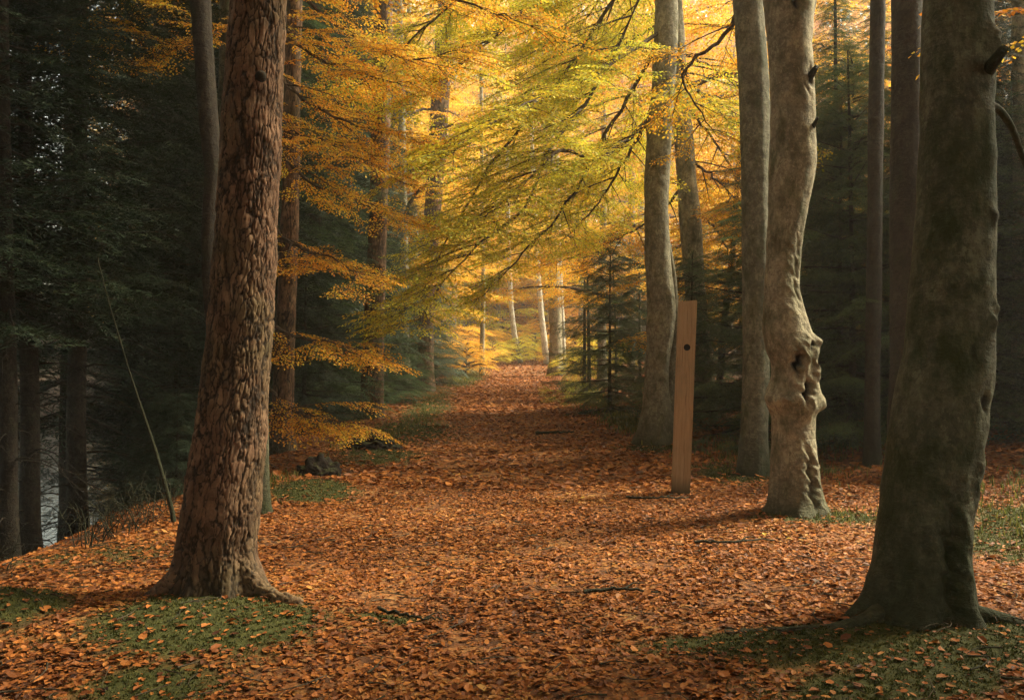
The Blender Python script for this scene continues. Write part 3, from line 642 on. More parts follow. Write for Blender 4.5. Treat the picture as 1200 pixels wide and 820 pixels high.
# ------------------------------------------------------------ explicit overhanging boughs
def PP(*a): return [P(x, y, d) for x, y, d in a]
def crown_on(t, base, lines, leafm, r, sub_sp=.26, sub_len=1.0, scale=.62, auto=None, rel=None, spsp=.28, temps=BT, r0=.03, twig=True):
    fo = Foliage(temps)
    for ln in lines:
        rr0 = r0
        bough(fo, [p-base for p in ln], rr0, r, sub_sp=sub_sp, sub_len=sub_len, scale=scale, m=24, spsp=spsp)
    if auto:
        H, h0, nb, reach = auto
        for i in range(nb):
            f = i/nb; z = h0+(H-1-h0)*f; c, rad = rel(z); a = i*2.399+r.uniform(-.3, .3); ln = reach*(1-.7*f**1.6)*r.uniform(.75, 1.15); up = r.uniform(.1, .45)+.5*f
            pts = [c, c+np.array([math.cos(a)*ln*.4, math.sin(a)*ln*.4, up*ln*.4]), c+np.array([math.cos(a+.15)*ln*.75, math.sin(a+.15)*ln*.75, up*ln*.5]), c+np.array([math.cos(a+.2)*ln, math.sin(a+.2)*ln, up*ln*.35])]
            bough(fo, pts, min(rad*.4, .06)+.01, r, sub_sp=.5, sub_len=1.5, scale=.85, m=12, spsp=.45)
    return obj('crown', fo.mesh('crown', leafm, M['twig'], r, twig=twig), t)

r1 = np.random.default_rng(11)
# E: the limbs that hang across the path, drooping to the left and towards the camera
crown_on(beechE, bE, [
    PP((779, 35, 13.4), (712, 78, 12.6), (673, 102, 12.0), (620, 120, 11.4), (570, 150, 10.8), (520, 185, 10.4)),
    PP((763, 138, 13.4), (702, 185, 12.8), (660, 175, 12.4), (630, 200, 12.0), (590, 235, 11.6), (560, 262, 11.3)),
    PP((775, -60, 13.4), (700, 100, 13.6), (640, 180, 13.2), (624, 229, 12.8), (590, 264, 12.4), (561, 285, 12.0), (525, 325, 11.6), (490, 375, 11.2)),
    PP((775, -40, 13.4), (690, -20, 12.6), (620, 10, 12.0), (560, 60, 11.4), (510, 110, 11.0)),
    PP((768, 60, 13.4), (720, 140, 14.2), (670, 230, 14.8), (610, 300, 15.2), (560, 350, 15.4)),
    PP((772, 120, 13.4), (730, 190, 14.4), (700, 240, 15.4), (660, 280, 16.4)),
    PP((775, -90, 13.4), (680, 60, 14.6), (600, 160, 15.2), (540, 250, 15.6), (500, 330, 15.8), (470, 370, 15.9)),
    PP((775, -130, 13.4), (660, -90, 13.6), (560, -20, 13.8), (480, 50, 14.0), (430, 100, 14.2)),
    PP((775, -160, 13.4), (690, -90, 15), (620, -20, 16.4), (540, 30, 17.5)),
    PP((775, -120, 13.4), (720, -40, 14.6), (680, 30, 15.8), (600, 80, 17)),
    PP((790, 60, 13.4), (820, 110, 13.0), (850, 125, 12.4), (880, 160, 12))],
    M['leaf_lime'], r1, auto=(19, 9.0, 13, 3.8), rel=rE, sub_sp=.15, sub_len=1.25, scale=.62, spsp=.2)
r2 = np.random.default_rng(12)
crown_on(beechF, bF, [
    PP((790, 100, 18), (740, 160, 18.6), (690, 210, 19.2), (640, 240, 19.8)), PP((800, 220, 18), (760, 260, 19), (700, 290, 20), (650, 310, 21)),
    PP((785, 20, 18), (720, 60, 19), (650, 90, 20), (590, 130, 20.5)), PP((800, 180, 18), (850, 220, 18), (880, 260, 17.4)), PP((795, 60, 18), (850, 90, 18), (920, 150, 17)),
    PP((800, 120, 18), (840, 170, 19), (870, 230, 20), (880, 300, 20)), PP((800, 240, 18), (840, 270, 19), (865, 330, 20))],
    M['leaf_gold'], r2, auto=(20, 7.0, 15, 4.0), rel=rF, sub_sp=.2, sub_len=1.6, scale=.8, spsp=.28)
r3 = np.random.default_rng(13)
crown_on(beechG, bG, [PP((880, -20, 10), (850, 40, 10.4), (800, 90, 10.8), (840, 160, 11.4)), PP((868, 240, 10), (850, 250, 10.2), (830, 270, 10.4))][:1],
    M['leaf_gold'], r3, auto=(18, 9, 9, 3.0), rel=rG)
crown_on(beechH, bH, [], M['leaf_orange'], r3, auto=(16, 8.5, 9, 2.8), rel=rH, sub_sp=.4)
crown_on(beechI, bI, [PP((1160, -260, 4.5), (1215, -160, 5.4), (1225, -60, 6), (1215, 40, 6.3))], M['leaf_orange'], r3, auto=(17, 9, 9, 3.0), rel=rI, sub_sp=.4)

# ------------------------------------------------------------ background prototypes and copies
def copy_tree(t, loc, rotz, sc, label, group, leafm=None, barkm=None):
    r = t.copy(); COL.objects.link(r); r.location = loc; r.rotation_euler = (0, 0, rotz); r.scale = (sc, sc, sc); r['label'] = label; r['group'] = group
    for ch in list(t.children):
        c = ch.copy(); COL.objects.link(c); c.parent = r
        if ch.name.startswith('crown') and leafm: c.material_slots[0].link = 'OBJECT'; c.material_slots[0].material = leafm
        if ch.name.startswith('trunk') and barkm: c.material_slots[0].link = 'OBJECT'; c.material_slots[0].material = barkm
    return r
class Proto:
    def __init__(s, name, cat, tm, cm): s.name = name; s.cat = cat; s.tm = tm; s.cm = cm
    def place(s, x, y, rotz, sc, label, group, leafm=None, barkm=None, sink=0.0):
        t = thing(s.name, label, s.cat, (x, y, g1(x, y)-sink), group, rotz); t.scale = (sc, sc, sc)
        for nm, me, mm in (('trunk', s.tm, barkm), ('crown', s.cm, leafm)):
            c = obj(nm, me, t)
            if mm: c.material_slots[0].link = 'OBJECT'; c.material_slots[0].material = mm
        return t
rp = np.random.default_rng(21)
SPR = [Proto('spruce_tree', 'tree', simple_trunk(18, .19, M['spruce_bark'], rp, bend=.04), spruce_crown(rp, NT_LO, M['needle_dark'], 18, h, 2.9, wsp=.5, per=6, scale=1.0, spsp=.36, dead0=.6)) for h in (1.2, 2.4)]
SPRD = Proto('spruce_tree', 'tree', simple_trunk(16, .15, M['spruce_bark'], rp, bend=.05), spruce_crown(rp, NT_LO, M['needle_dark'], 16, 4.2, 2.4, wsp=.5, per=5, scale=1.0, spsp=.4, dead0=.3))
YOUNG = [Proto('young_spruce', 'tree', simple_trunk(h, .05, M['spruce_bark'], rp, seg=8, bend=.03), spruce_crown(rp, NT, M['needle_mid'], h, .15, rad, wsp=.42, per=6, scale=.8, spsp=.27, droop=.18)) for h, rad in ((4.6, 1.5), (3.4, 1.25))]
POLE = Proto('young_spruce', 'tree', simple_trunk(6.5, .07, M['spruce_bark'], rp, seg=8, bend=.05), spruce_crown(rp, NT, M['needle_mid'], 6.5, .9, 1.1, wsp=.55, per=4, scale=.7, spsp=.3, droop=.12, drop=.25))
BEE = [Proto('beech_tree', 'tree', simple_trunk(H, .19, M['beech'], rp, bend=.22), broad_crown(rp, BT, M['leaf_gold'], H=H, h0=h0, nb=nb, reach=rch, scale=.85, sub_sp=.45, spsp=.4)) for H, h0, nb, rch in ((17, 1.8, 30, 4.3), (19, 3.0, 30, 4.6), (15, 1.2, 28, 3.8))]
BEEL = [Proto('beech_tree', 'tree', simple_trunk(H, .2, M['beech'], rp, bend=.25), broad_crown(rp, BT_LO, M['leaf_gold'], H=H, h0=h0, nb=34, reach=5.2, scale=1.15, sub_sp=.5, spsp=.5)) for H, h0 in ((20, 1.5), (23, 2.6))]
BEEN = [Proto('beech_tree', 'tree', simple_trunk(H, .19, M['beech'], rp, bend=.15), broad_crown(rp, BT_LO, M['leaf_gold'], H=H, h0=6.0, nb=30, reach=5.5, scale=1.1, sub_sp=.5, spsp=.5)) for H in (17, 19, 15)]
BUSH = Proto('beech_bush', 'bush', simple_trunk(2.0, .03, M['beech'], rp, seg=8), broad_crown(rp, BT, M['leaf_gold'], H=2.6, h0=.25, nb=16, reach=1.3, scale=.5, sub_sp=.25, spsp=.25, sub_len=.6))

TAU = 6.283
# young spruces on the right
for (x, y, pr, sc, lab) in [
    (2.35, 20.5, 0, .95, 'bushy young spruce at the right path edge, left of the wavy beech'),
    (3.6, 17.2, 1, 1.0, 'low young spruce filling the gap just left of the wavy beech trunk'),
    (4.6, 15.5, 1, 1.0, 'young spruce right behind the wooden marker post'),
    (4.9, 23.0, 0, 1.1, 'taller young spruce behind the pale leaning beech'),
    (3.9, 26.0, 0, 1.0, 'farthest young spruce beside the right path edge')]:
    YOUNG[pr].place(x, y, rp.uniform(0, TAU), sc, lab, 'young spruces right of the path')
for (x, y, sc, lab) in [(2.55, 30, 1.05, 'left one of two spindly spruce poles in front of the yellow leaves'), (2.8, 31, 1.15, 'right one of two spindly spruce poles in front of the yellow leaves'), (3.3, 27, .75, 'shorter spindly spruce just right of the pair of poles')]:
    POLE.place(x, y, rp.uniform(0, TAU), sc, lab, 'spindly spruce poles')
# wall of spruces to the right behind the beeches
for i, (x, y) in enumerate([(5.0, 13.0), (6.3, 12.2), (8.6, 14.6), (10.4, 17.8), (7.6, 13.6), (5.9, 15.6), (7.8, 10.8), (9.2, 12.6), (7.4, 17.4), (9.6, 16), (11, 14), (12.5, 18), (9, 20.5), (11.5, 21), (14.5, 15), (15, 20), (6.8, 21), (18.5, 19), (13.5, 24)]):
    p = SPR[0] if i % 3 else YOUNG[0]
    sc = rp.uniform(.85, 1.05)*(1.25 if p is YOUNG[0] else .54)
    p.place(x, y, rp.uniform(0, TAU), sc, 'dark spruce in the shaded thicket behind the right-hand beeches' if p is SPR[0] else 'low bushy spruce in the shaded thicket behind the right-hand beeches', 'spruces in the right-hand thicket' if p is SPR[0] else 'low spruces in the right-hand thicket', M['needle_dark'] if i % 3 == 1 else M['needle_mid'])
for (x, y, pr, sc, lab, lm) in [(4.95, 12.4, 0, 1.25, 'bushy spruce filling the gap between the gnarled and the near mossy beech', 'needle_lightened'), (4.1, 14.6, 1, 1.2, 'low spruce close behind the foot of the gnarled beech', 'needle_lightened'),
    (6.6, 12.9, 0, 1.3, 'bushy spruce directly behind the near mossy beech', 'needle_lightened'), (8.3, 12.8, 0, 1.2, 'bushy spruce at the right border behind the grass', 'needle_lightened'), (5.3, 16.5, 0, 1.35, 'taller bushy spruce behind the one in the gap right of the gnarled beech', 'needle_lightened')]:
    YOUNG[pr].place(x, y, rp.uniform(0, TAU), sc, lab, 'bushy spruces behind the gnarled beech', M[lm])
for (x, y, sc, lab) in [(-3.5, 8.9, .36, 'small spruce on the bank edge hidden behind the big pine'),
    (-4.0, 9.6, .36, 'small dark spruce behind the leaning sapling, half sunk behind the bank edge'), (-3.4, 10.6, .34, 'small spruce at the foot of the second pine')]:
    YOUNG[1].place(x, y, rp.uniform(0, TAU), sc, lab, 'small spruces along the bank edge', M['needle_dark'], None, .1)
# dark wood on the left
L_ = []
for i in range(70):
    for _ in range(60):
        y = rp.uniform(6.5, 46); x = -rp.uniform(4.3+.02*y, 7+y*.75)
        if x/y < -.95: continue
        if abs(-x/y-.54) < (.03+2.2/y if y > 10 else .045): continue
        if all(math.hypot(x-a, y-b_) > 1.35+y*.02 for a, b_ in L_): break
    else: continue
    L_.append((x, y))
for i, (x, y) in enumerate(L_):
    pr = SPRD if (i % 3 == 0 or y < 10) else SPR[i % 2]
    if x/y < -.74: continue
    pr.place(x, y, rp.uniform(0, TAU), rp.uniform(.8, 1.12), 'dark spruce in the shadowed wood that slopes down to the lake' , 'spruces in the shadowed wood on the left')
for (x, y, sc, lab) in [(-4.72, 8.0, .62, 'bare spruce trunk at the far left border, nearest of the dark wood'), (-5.08, 9.0, .72, 'dark spruce trunk just left of the bright lake gap'), (-4.98, 9.75, .78, 'dark spruce trunk just right of the bright lake gap')]:
    SPRD.place(x, y, rp.uniform(0, TAU), sc, lab, 'bare trunks beside the lake gap')
SPR[1].place(-6.75, 13.1, .4, 1.0, 'spruce with low hanging branches over the bright lake gap', 'bare trunks beside the lake gap', M['needle_dark'])
# spruces standing between the left pines
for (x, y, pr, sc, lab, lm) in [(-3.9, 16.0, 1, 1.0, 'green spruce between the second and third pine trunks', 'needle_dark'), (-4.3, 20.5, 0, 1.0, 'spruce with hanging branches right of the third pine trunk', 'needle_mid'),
    (-3.6, 24.5, 1, 1.15, 'low spruce at the path edge before the farthest pine', 'needle_mid'), (-4.6, 28.0, 0, 1.3, 'taller spruce behind the farthest pine trunk', 'needle_mid'),
    (-3.4, 36.0, 0, 1.25, 'hazy grey-green fir just past the farthest pine', 'needle_hazed'), (-4.6, 42.0, 0, 1.7, 'tall hazy fir left of the bright path end', 'needle_hazed'), (-5.3, 13.5, 0, 1.15, 'dark bushy spruce left of the second pine trunk', 'needle_dark')]:
    YOUNG[pr].place(x, y, rp.uniform(0, TAU), sc, lab, 'spruces among the left pines', M[lm])
for (x, y, sc) in [(-6.0, 22, 1.0), (-5.5, 27, 1.05), (-6.2, 33, 1.0), (-6.5, 39, 1.1), (-4.9, 17.6, .85)]:
    SPR[0].place(x, y, rp.uniform(0, TAU), sc, 'tall spruce filling the dark gap behind the left pines', 'tall spruces behind the left pines', M['needle_mid'])

for (x, y, p, sc, lab, lm) in [(-4.5, 40, 1, 1.35, 'tall golden beech left of the path, its crown closing the sky over the hazy firs', 'leaf_gold'), (5.5, 68, 1, 1.5, 'tallest golden beech over the right side of the path end', 'leaf_gold'),
    (-3.9, 56, 1, 1.5, 'tall orange beech arching over the path end from the left', 'leaf_orange'), (9.5, 64, 1, 1.5, 'tall lime beech arching over the path end from the right', 'leaf_lime'), (-3.8, 30, 1, 1.15, 'golden beech close behind the third pine, crown high over the path', 'leaf_gold')]:
    BEE[p].place(x, y, rp.uniform(0, TAU), sc, lab, 'tall beeches arching over the path', M[lm])
# golden beeches
G = [(4.6, 27, 0, 'leaf_gold'), (3.6, 34, 1, 'leaf_orange'),  
     (-5.2, 45, 2, 'leaf_gold'), (-8, 50, 1, 'leaf_orange'), (6.2, 19.8, 2, 'leaf_gold'), (-4.6, 50, 1, 'leaf_gold'), (-4.9, 34, 0, 'leaf_gold'), (-5.6, 38, 1, 'leaf_lime')]
for i, (x, y, p, lm) in enumerate(G):
    BEE[p].place(x, y, rp.uniform(0, TAU), rp.uniform(.9, 1.1), ('%s beech %s' % ({'leaf_gold': 'golden', 'leaf_orange': 'orange', 'leaf_lime': 'lime green'}[lm], ('close behind the pale leaning beech' if y < 24 else 'beyond the young spruces, between the wavy beech and the far thick beech' if y < 35 and x < 4.7 else 'in the yellow light between the wavy and the grey-green beech' if y < 35 else 'right of the far thick beech, deep in the yellow light') if x > 0 else ('behind the farthest pine' if y < 40 else 'behind the hazy firs left of the path end' if x > -5 else 'left of the hazy firs, deeper in the wood' if x > -6 else 'farthest left, behind the third pine'))), 'golden beeches right of the path' if x > 0 else 'golden beeches left of the path end', M[lm])
for i in range(30):
    y = rp.uniform(60, 95); x = rp.uniform(-.30, .34)*y
    BEEL[i % 2].place(x, y, rp.uniform(0, TAU), rp.uniform(.95, 1.3), 'far %s beech in the bright wood at the end of the path' % ['golden', 'lime green', 'golden', 'orange'][i % 4], 'far beeches at the end of the path', M[['leaf_gold', 'leaf_lime', 'leaf_gold', 'leaf_orange'][i % 4]], M['beech_pale'])
# trees added out of view round the camera to shade the near path
for (x, y, p, lm) in [(-3.0, .6, 0, 'leaf_orange'), (3.3, .3, 2, 'leaf_gold'), (0.6, -2.6, 1, 'leaf_gold'), (-4.5, -2.5, 0, 'leaf_orange'), (3.8, -3.0, 1, 'leaf_gold'), (-1.5, -8, 2, 'leaf_gold'), (5.6, 1.5, 0, 'leaf_gold'), (-6, -9, 1, 'leaf_gold'), (7, -8, 0, 'leaf_orange'), (2.5, -13, 1, 'leaf_gold'), (8.0, 3.0, 1, 'leaf_gold')]:
    BEEN[p].place(x, y, rp.uniform(0, TAU), 1.0, 'beech tree added out of view to shade the foreground', 'beeches added for foreground shade', M[lm])
for (x, y) in [(-7.0, 4.0), (-8, 2), (-9, -5), (-5, -14), (10, -3), (9, 4), (0, -20), (9, -14), (-12, -12)]:
    SPR[0].place(x, y, rp.uniform(0, TAU), 1.05, 'dark spruce added out of view to shade the foreground', 'spruces added for foreground shade')
# orange beech on the left, its boughs over the path
r4 = np.random.default_rng(31)
tO = thing('beech_tree', 'orange-leaved beech behind the second pine, its boughs reaching over the left of the path', 'tree', (-3.9, 11.2, g1(-3.9, 11.2)))
bO = np.array(tO.location); obj('trunk', simple_trunk(15, .15, M['beech_mossy'], r4), tO)
relO = lambda z: (np.array([0, 0, z]), .12)
crown_on(tO, bO, [
    PP((300, -60, 11.2), (370, 10, 10.8), (430, 50, 10.4), (480, 70, 10.0), (540, 60, 9.7)), PP((300, 0, 11.2), (360, 60, 10.8), (420, 85, 10.5), (470, 100, 10.2)),
    PP((300, -120, 11.2), (400, -70, 10.4), (480, -20, 9.8), (560, 10, 9.3), (620, 30, 9)), PP((300, 100, 11.2), (340, 150, 10.8), (390, 170, 10.4), (440, 200, 10.2)),
    PP((300, 60, 11.2), (360, 120, 11.2), (430, 150, 11.2), (500, 170, 11.2)), PP((310, 260, 11.2), (350, 290, 10.8), (385, 300, 10.5), (420, 325, 10.2)),
    PP((310, 380, 11.2), (350, 395, 10.9), (385, 400, 10.6), (420, 415, 10.4)), PP((310, 450, 11.2), (340, 480, 11), (370, 488, 10.8), (400, 494, 10.6)),
    PP((300, 20, 11.2), (250, 40, 10.8), (200, 60, 10.4), (150, 50, 10.2), (90, 60, 10)), PP((300, -80, 11.2), (240, -20, 10.4), (180, 20, 10)),
    PP((300, 150, 11.2), (360, 210, 11.6), (430, 240, 12), (480, 262, 12.3))],
    M['leaf_orange'], r4, auto=(15, 6.5, 14, 3.6), rel=relO, sub_sp=.17, sub_len=.9, scale=.52, r0=.022, spsp=.2)
for (x, y, sc, lab, lm) in [(-2.2, 41, 1.0, 'yellow bush at the left of the bright path end', 'leaf_gold'), (-3.3, 44, 1.2, 'larger yellow bush beside the grey-green firs', 'leaf_gold'), (-1.2, 52, .9, 'small lime bush in front of the white leaning stem', 'leaf_lime'),
    (3.0, 37, .9, 'pale bush right of the path end below the thick far beech', 'leaf_lime'), (-2.9, 48, 1.5, 'orange bush behind the yellow bushes left of the path', 'leaf_orange'),
    (1.6, 57, 1.2, 'lime bush in the middle of the glow where the path disappears', 'leaf_lime'), (.2, 60, 1.3, 'golden bush closing the path end, left of the white stems', 'leaf_gold'), (-2.0, 56, 1.4, 'tall golden bush above the left side of the path end', 'leaf_gold'),
    (.4, 54, 1.0, 'low lime bush on the crest right beside the white leaning stem', 'leaf_lime'), (-.6, 63, 1.8, 'lime bush high behind the path end, above the others', 'leaf_lime'), (2.6, 62, 1.8, 'golden bush behind the widest white stem', 'leaf_gold'),
    (3.4, 53, 1.3, 'golden bush right of the path end behind the thick far beech', 'leaf_gold'), (4.6, 44, 1.2, 'lime bush under the golden beeches right of the far beech', 'leaf_lime'), (5.4, 57, 1.6, 'large orange bush far behind the thick far beech', 'leaf_orange')]:
    BUSH.place(x, y, rp.uniform(0, TAU), sc, lab, None, M[lm])

# ------------------------------------------------------------ far wood closing the view
rf = np.random.default_rng(41)
def far_wood(name, x0, x1, y0, y1, n, size, leafm, h, gap=False):
    x = rf.uniform(x0, x1, n); y = rf.uniform(y0, y1, n)
    zz = gz(x, y)+h*rf.random(n)**.8*(.75+.25*np.sin(x*.45)*np.cos(y*.3))
    c = np.stack([x, y, zz], 1)+rf.normal(0, .3, (n, 3)); u = rf.normal(0, 1, (n, 3)); u /= np.linalg.norm(u, axis=1)[:, None]
    v = np.cross(u, rf.normal(0, 1, (n, 3))); v /= np.linalg.norm(v, axis=1)[:, None]; s = size*rf.uniform(.6, 1.4, n)[:, None]
    V = np.stack([c-u*s, c+v*s*.55, c+u*s, c-v*s*.55], 1).reshape(-1, 3)
    cl = .5+.5*np.sin(c[:, 0]*.5+2*np.sin(c[:, 2]*.4))*np.cos(c[:, 1]*.4); at = np.stack([np.repeat(rf.random(n), 4), np.repeat(cl, 4), np.zeros(4*n)], 1)
    if gap:
        k_ = ~((-x/y > .45) & (-x/y < .62)); V = V.reshape(-1, 4, 3)[k_].reshape(-1, 3); at = at.reshape(-1, 4, 3)[k_].reshape(-1, 3); n = int(k_.sum())
    mb = MB(); mb.add(V, q=np.arange(4*n).reshape(-1, 4), attr=at)
    o = obj(name, mb.mesh(name, [leafm], smooth=False)); o['kind'] = 'stuff'; tag(o, 'distant mass of trees', 'woodland'); o['kind'] = 'stuff'; return o
o = far_wood('far_wood', -50, 60, 96, 125, 150000, .42, M['leaf_gold'], 52); o['label'] = 'far-off mass of golden foliage closing the end of the path'
o = far_wood('far_wood', -60, -16, 50, 75, 60000, .25, M['needle_dark'], 24, True); o['label'] = 'dark mass of far spruces behind the left wood'
o = far_wood('far_wood', 15, 50, 30, 40, 60000, .17, M['leaf_gold'], 17); o['label'] = 'golden mass of leaves gleaming behind the dark right-hand thicket'
o = far_wood('far_wood', -140, -70, 150, 175, 20000, .9, M['needle_mid'], 9); o['label'] = 'far wooded shore across the lake'

# ------------------------------------------------------------ haze
hz0, hz1 = -12.0, 45.0
hb = MB(); a_, b_, c_, d_ = -800, 800, -70, 810
hb.add([(x, y, z) for z in (hz0, hz1) for x, y in ((a_, c_), (b_, c_), (b_, d_), (a_, d_))], q=[(3, 2, 1, 0), (4, 5, 6, 7), (0, 1, 5, 4), (1, 2, 6, 5), (2, 3, 7, 6), (3, 0, 4, 7)])
m = bpy.data.materials.new('haze'); m.use_nodes = True; nt = m.node_tree; nt.nodes.clear()
pv = N(nt, 'ShaderNodeVolumePrincipled'); pv.inputs['Color'].default_value = (.95, .93, .88, 1); pv.inputs['Density'].default_value = .0015; pv.inputs['Anisotropy'].default_value = .3
ou = N(nt, 'ShaderNodeOutputMaterial'); nt.links.new(pv.outputs[0], ou.inputs['Volume'])
hzo = obj('haze', hb.mesh('haze', [m], smooth=False)); tag(hzo, 'thin golden morning haze thickening towards the far end of the path', 'haze'); hzo['kind'] = 'stuff'

# ------------------------------------------------------------ marker post
px_, py_ = 1.705, 8.64; pz = g1(px_, py_)
post = thing('marker_post', 'pale squared wooden post with a round dark hole near its top, leaning slightly right', 'post', (px_, py_, pz))
bm = bmesh.new(); bmesh.ops.create_cube(bm, size=1.0)
for v in bm.verts: v.co = Vector((v.co.x*.185, v.co.y*.12, (v.co.z+.5)*2.25-.3))
for v in bm.verts:
    if v.co.z > 1: v.co.z += .012*(1 if v.co.x > 0 else -1)
bmesh.ops.bevel(bm, geom=bm.edges[:], offset=.006, segments=2, affect='EDGES')
me = bpy.data.meshes.new('body'); bm.to_mesh(me); bm.free()
body = obj('body', me)
bm = bmesh.new(); bmesh.ops.create_cone(bm, cap_ends=True, segments=28, radius1=.034, radius2=.034, depth=.12, matrix=Matrix.Translation((.01, -.05, 1.47-pz)) @ Matrix.Rotation(R(90), 4, 'X'))
cm = bpy.data.meshes.new('cut'); bm.to_mesh(cm); bm.free(); cut = bpy.data.objects.new('cut', cm); COL.objects.link(cut)
md = body.modifiers.new('b', 'BOOLEAN'); md.operation = 'DIFFERENCE'; md.object = cut; md.solver = 'EXACT'
bpy.context.view_layer.update()
me2 = bpy.data.meshes.new_from_object(body.evaluated_get(bpy.context.evaluated_depsgraph_get()))
body.modifiers.clear(); body.data = me2; bpy.data.objects.remove(cut)
m, nt, b = newmat('post_wood'); g = nz(nt, coords(nt, (28, 28, 1.6)), 2.2, 5, .6, .6); g2 = nz(nt, coords(nt, (1, 1, .3)), 6, 3)
c = ramp(nt, g, [(.25, (.27, .175, .090)), (.5, (.38, .26, .145)), (.75, (.47, .34, .20))]); c = mixc(nt, mth(nt, 'MULTIPLY', g2, .35), c, (.27, .18, .115)); g3 = nz(nt, coords(nt, (60, 60, 1.2)), 1.5, 3, .7); c = mixc(nt, mth(nt, 'MULTIPLY', ramp_f(nt, g3, .60, .66), .7), c, (.12, .075, .045)); g4 = nz(nt, coords(nt, (1, 1, .5)), 9, 5, .7); c = mixc(nt, mth(nt, 'MULTIPLY', ramp_f(nt, g4, .5, .7), .45), c, (.20, .185, .12))
sx = N(nt, 'ShaderNodeSeparateXYZ'); nt.links.new(coords(nt), sx.inputs[0])
c = mixc(nt, mth(nt, 'MULTIPLY', ramp_f(nt, mth(nt, 'ADD', sx.outputs[2], mth(nt, 'MULTIPLY', g2, .12)), .26, .08), .85), c, (.05, .045, .022))
nt.links.new(c, b.inputs['Base Color']); b.inputs['Roughness'].default_value = .75; bump(nt, b, g, .35, .004)
M['post'] = m; body.data.materials.clear(); body.data.materials.append(m)
m, nt, b = newmat('hole_shade'); b.inputs['Base Color'].default_value = (.012, .010, .009, 1); b.inputs['Roughness'].default_value = .6
bm = bmesh.new(); bmesh.ops.create_cone(bm, cap_ends=True, segments=28, radius1=.033, radius2=.033, depth=.03, matrix=Matrix.Translation((.01, -.032, 1.47-pz)) @ Matrix.Rotation(R(90), 4, 'X'))  # black disc fills the recess to paint the hole's inner shade
bmesh.ops.bevel(bm, geom=bm.edges[:], offset=.003, segments=1, affect='EDGES')
me = bpy.data.meshes.new('hole_shade_disc'); bm.to_mesh(me); bm.free(); me.materials.append(m)
shade_disc = obj('hole_shade_disc', me); body.parent = post; shade_disc.parent = post
post.rotation_euler = (R(-.5), R(2.1), R(-9))

# ------------------------------------------------------------ stumps, sticks, shrub
def lump(name, label, cat, x, y, sx, sy, sz, seed, tmat, rotz=0, jag=.35):
    bm = bmesh.new(); bmesh.ops.create_icosphere(bm, subdivisions=5, radius=1.0)
    for v in bm.verts:
        p = v.co.copy(); n = noise.fractal(p*1.4+Vector((seed, 0, 0)), .8, 2.0, 5); nn = noise.noise(p*5+Vector((0, seed, 0)))
        s = 1+jag*n+.10*nn; v.co = Vector((p.x*sx*s, p.y*sy*s, p.z*sz*s*(1+.5*noise.noise(Vector((p.x*2.5+seed, p.y*2.5, 0))))))
    me = bpy.data.meshes.new(name); bm.to_mesh(me); bm.free()
    for pl in me.polygons: pl.use_smooth = True
    me.materials.append(tmat); o = obj(name, me, None, (x, y, g1(x, y)+sz*.15)); o.rotation_euler[2] = rotz; return tag(o, label, cat)
m, nt, b = newmat('rotten_stump'); o_ = coords(nt); n1 = nz(nt, o_, 14, 5, .7); geo = N(nt, 'ShaderNodeNewGeometry'); sx = N(nt, 'ShaderNodeSeparateXYZ'); nt.links.new(geo.outputs['Normal'], sx.inputs[0])
c = ramp(nt, n1, [(.3, (.006, .005, .004)), (.7, (.022, .015, .010))]); c = mixc(nt, mth(nt, 'MULTIPLY', ramp_f(nt, mth(nt, 'ADD', sx.outputs[2], n1), 1.2, 1.5), .7), c, (.05, .06, .015))
nt.links.new(c, b.inputs['Base Color']); b.inputs['Roughness'].default_value = .95; bump(nt, b, n1, .8, .03); M['stump'] = m
lump('tree_stump', 'low black rotten stump behind the round moss cushion on the left bank', 'stump', -2.12, 9.35, .24, .18, .17, 3.1, m)
lump('tree_stump', 'long dark rotten stump with leaves on it, farther along the left bank', 'stump', -1.98, 12.1, .36, .2, .17, 5.7, m, .4)
def stick(label, pts, r0, seed):
    mb = MB(); p = [np.array([x, y, g1(x, y)+.03+z]) for x, y, z in pts]; L = smooth_line(p, 16); L += np.random.default_rng(seed).normal(0, .006, L.shape)
    base = L[0].copy(); tube(mb, L-base, np.linspace(r0, r0*.4, 16), 7, a0=np.array([.7, 0, 0]))
    k = L[9]-base; tube(mb, [k, k+np.array([.06, .05, .02]), k+np.array([.13, .07, .015])], [r0*.5, r0*.4, r0*.2], 5, a0=np.array([.7, 0, 0]))
    tag(obj('fallen_stick', mb.mesh('fallen_stick', [M['spruce_bark']]), None, tuple(base)), label, 'stick')
stick('dark mossy stick lying in the leaves left of the near mossy beech', [(.42, 5.0, 0), (.62, 5.03, .01), (.85, 4.98, 0)], .013, 1)
stick('short dark stick in the middle distance of the path, right of centre', [(.42, 15.2, 0), (.8, 15.1, .02), (1.1, 15.3, 0)], .03, 2)
stick('curved dark stick lying at the foot of the wooden marker post', [(1.1, 8.3, 0), (1.4, 8.1, .02), (1.7, 8.2, .0)], .014, 3)
stick('thin twig in the leaves to the right of the big pine root', [(-.72, 4.62, 0), (-.5, 4.5, .01), (-.36, 4.52, 0)], .010, 4)
stick('pale twig on the right path edge below the gnarled beech', [(1.35, 6.3, 0), (1.6, 6.2, .02), (1.95, 6.35, 0)], .012, 5)

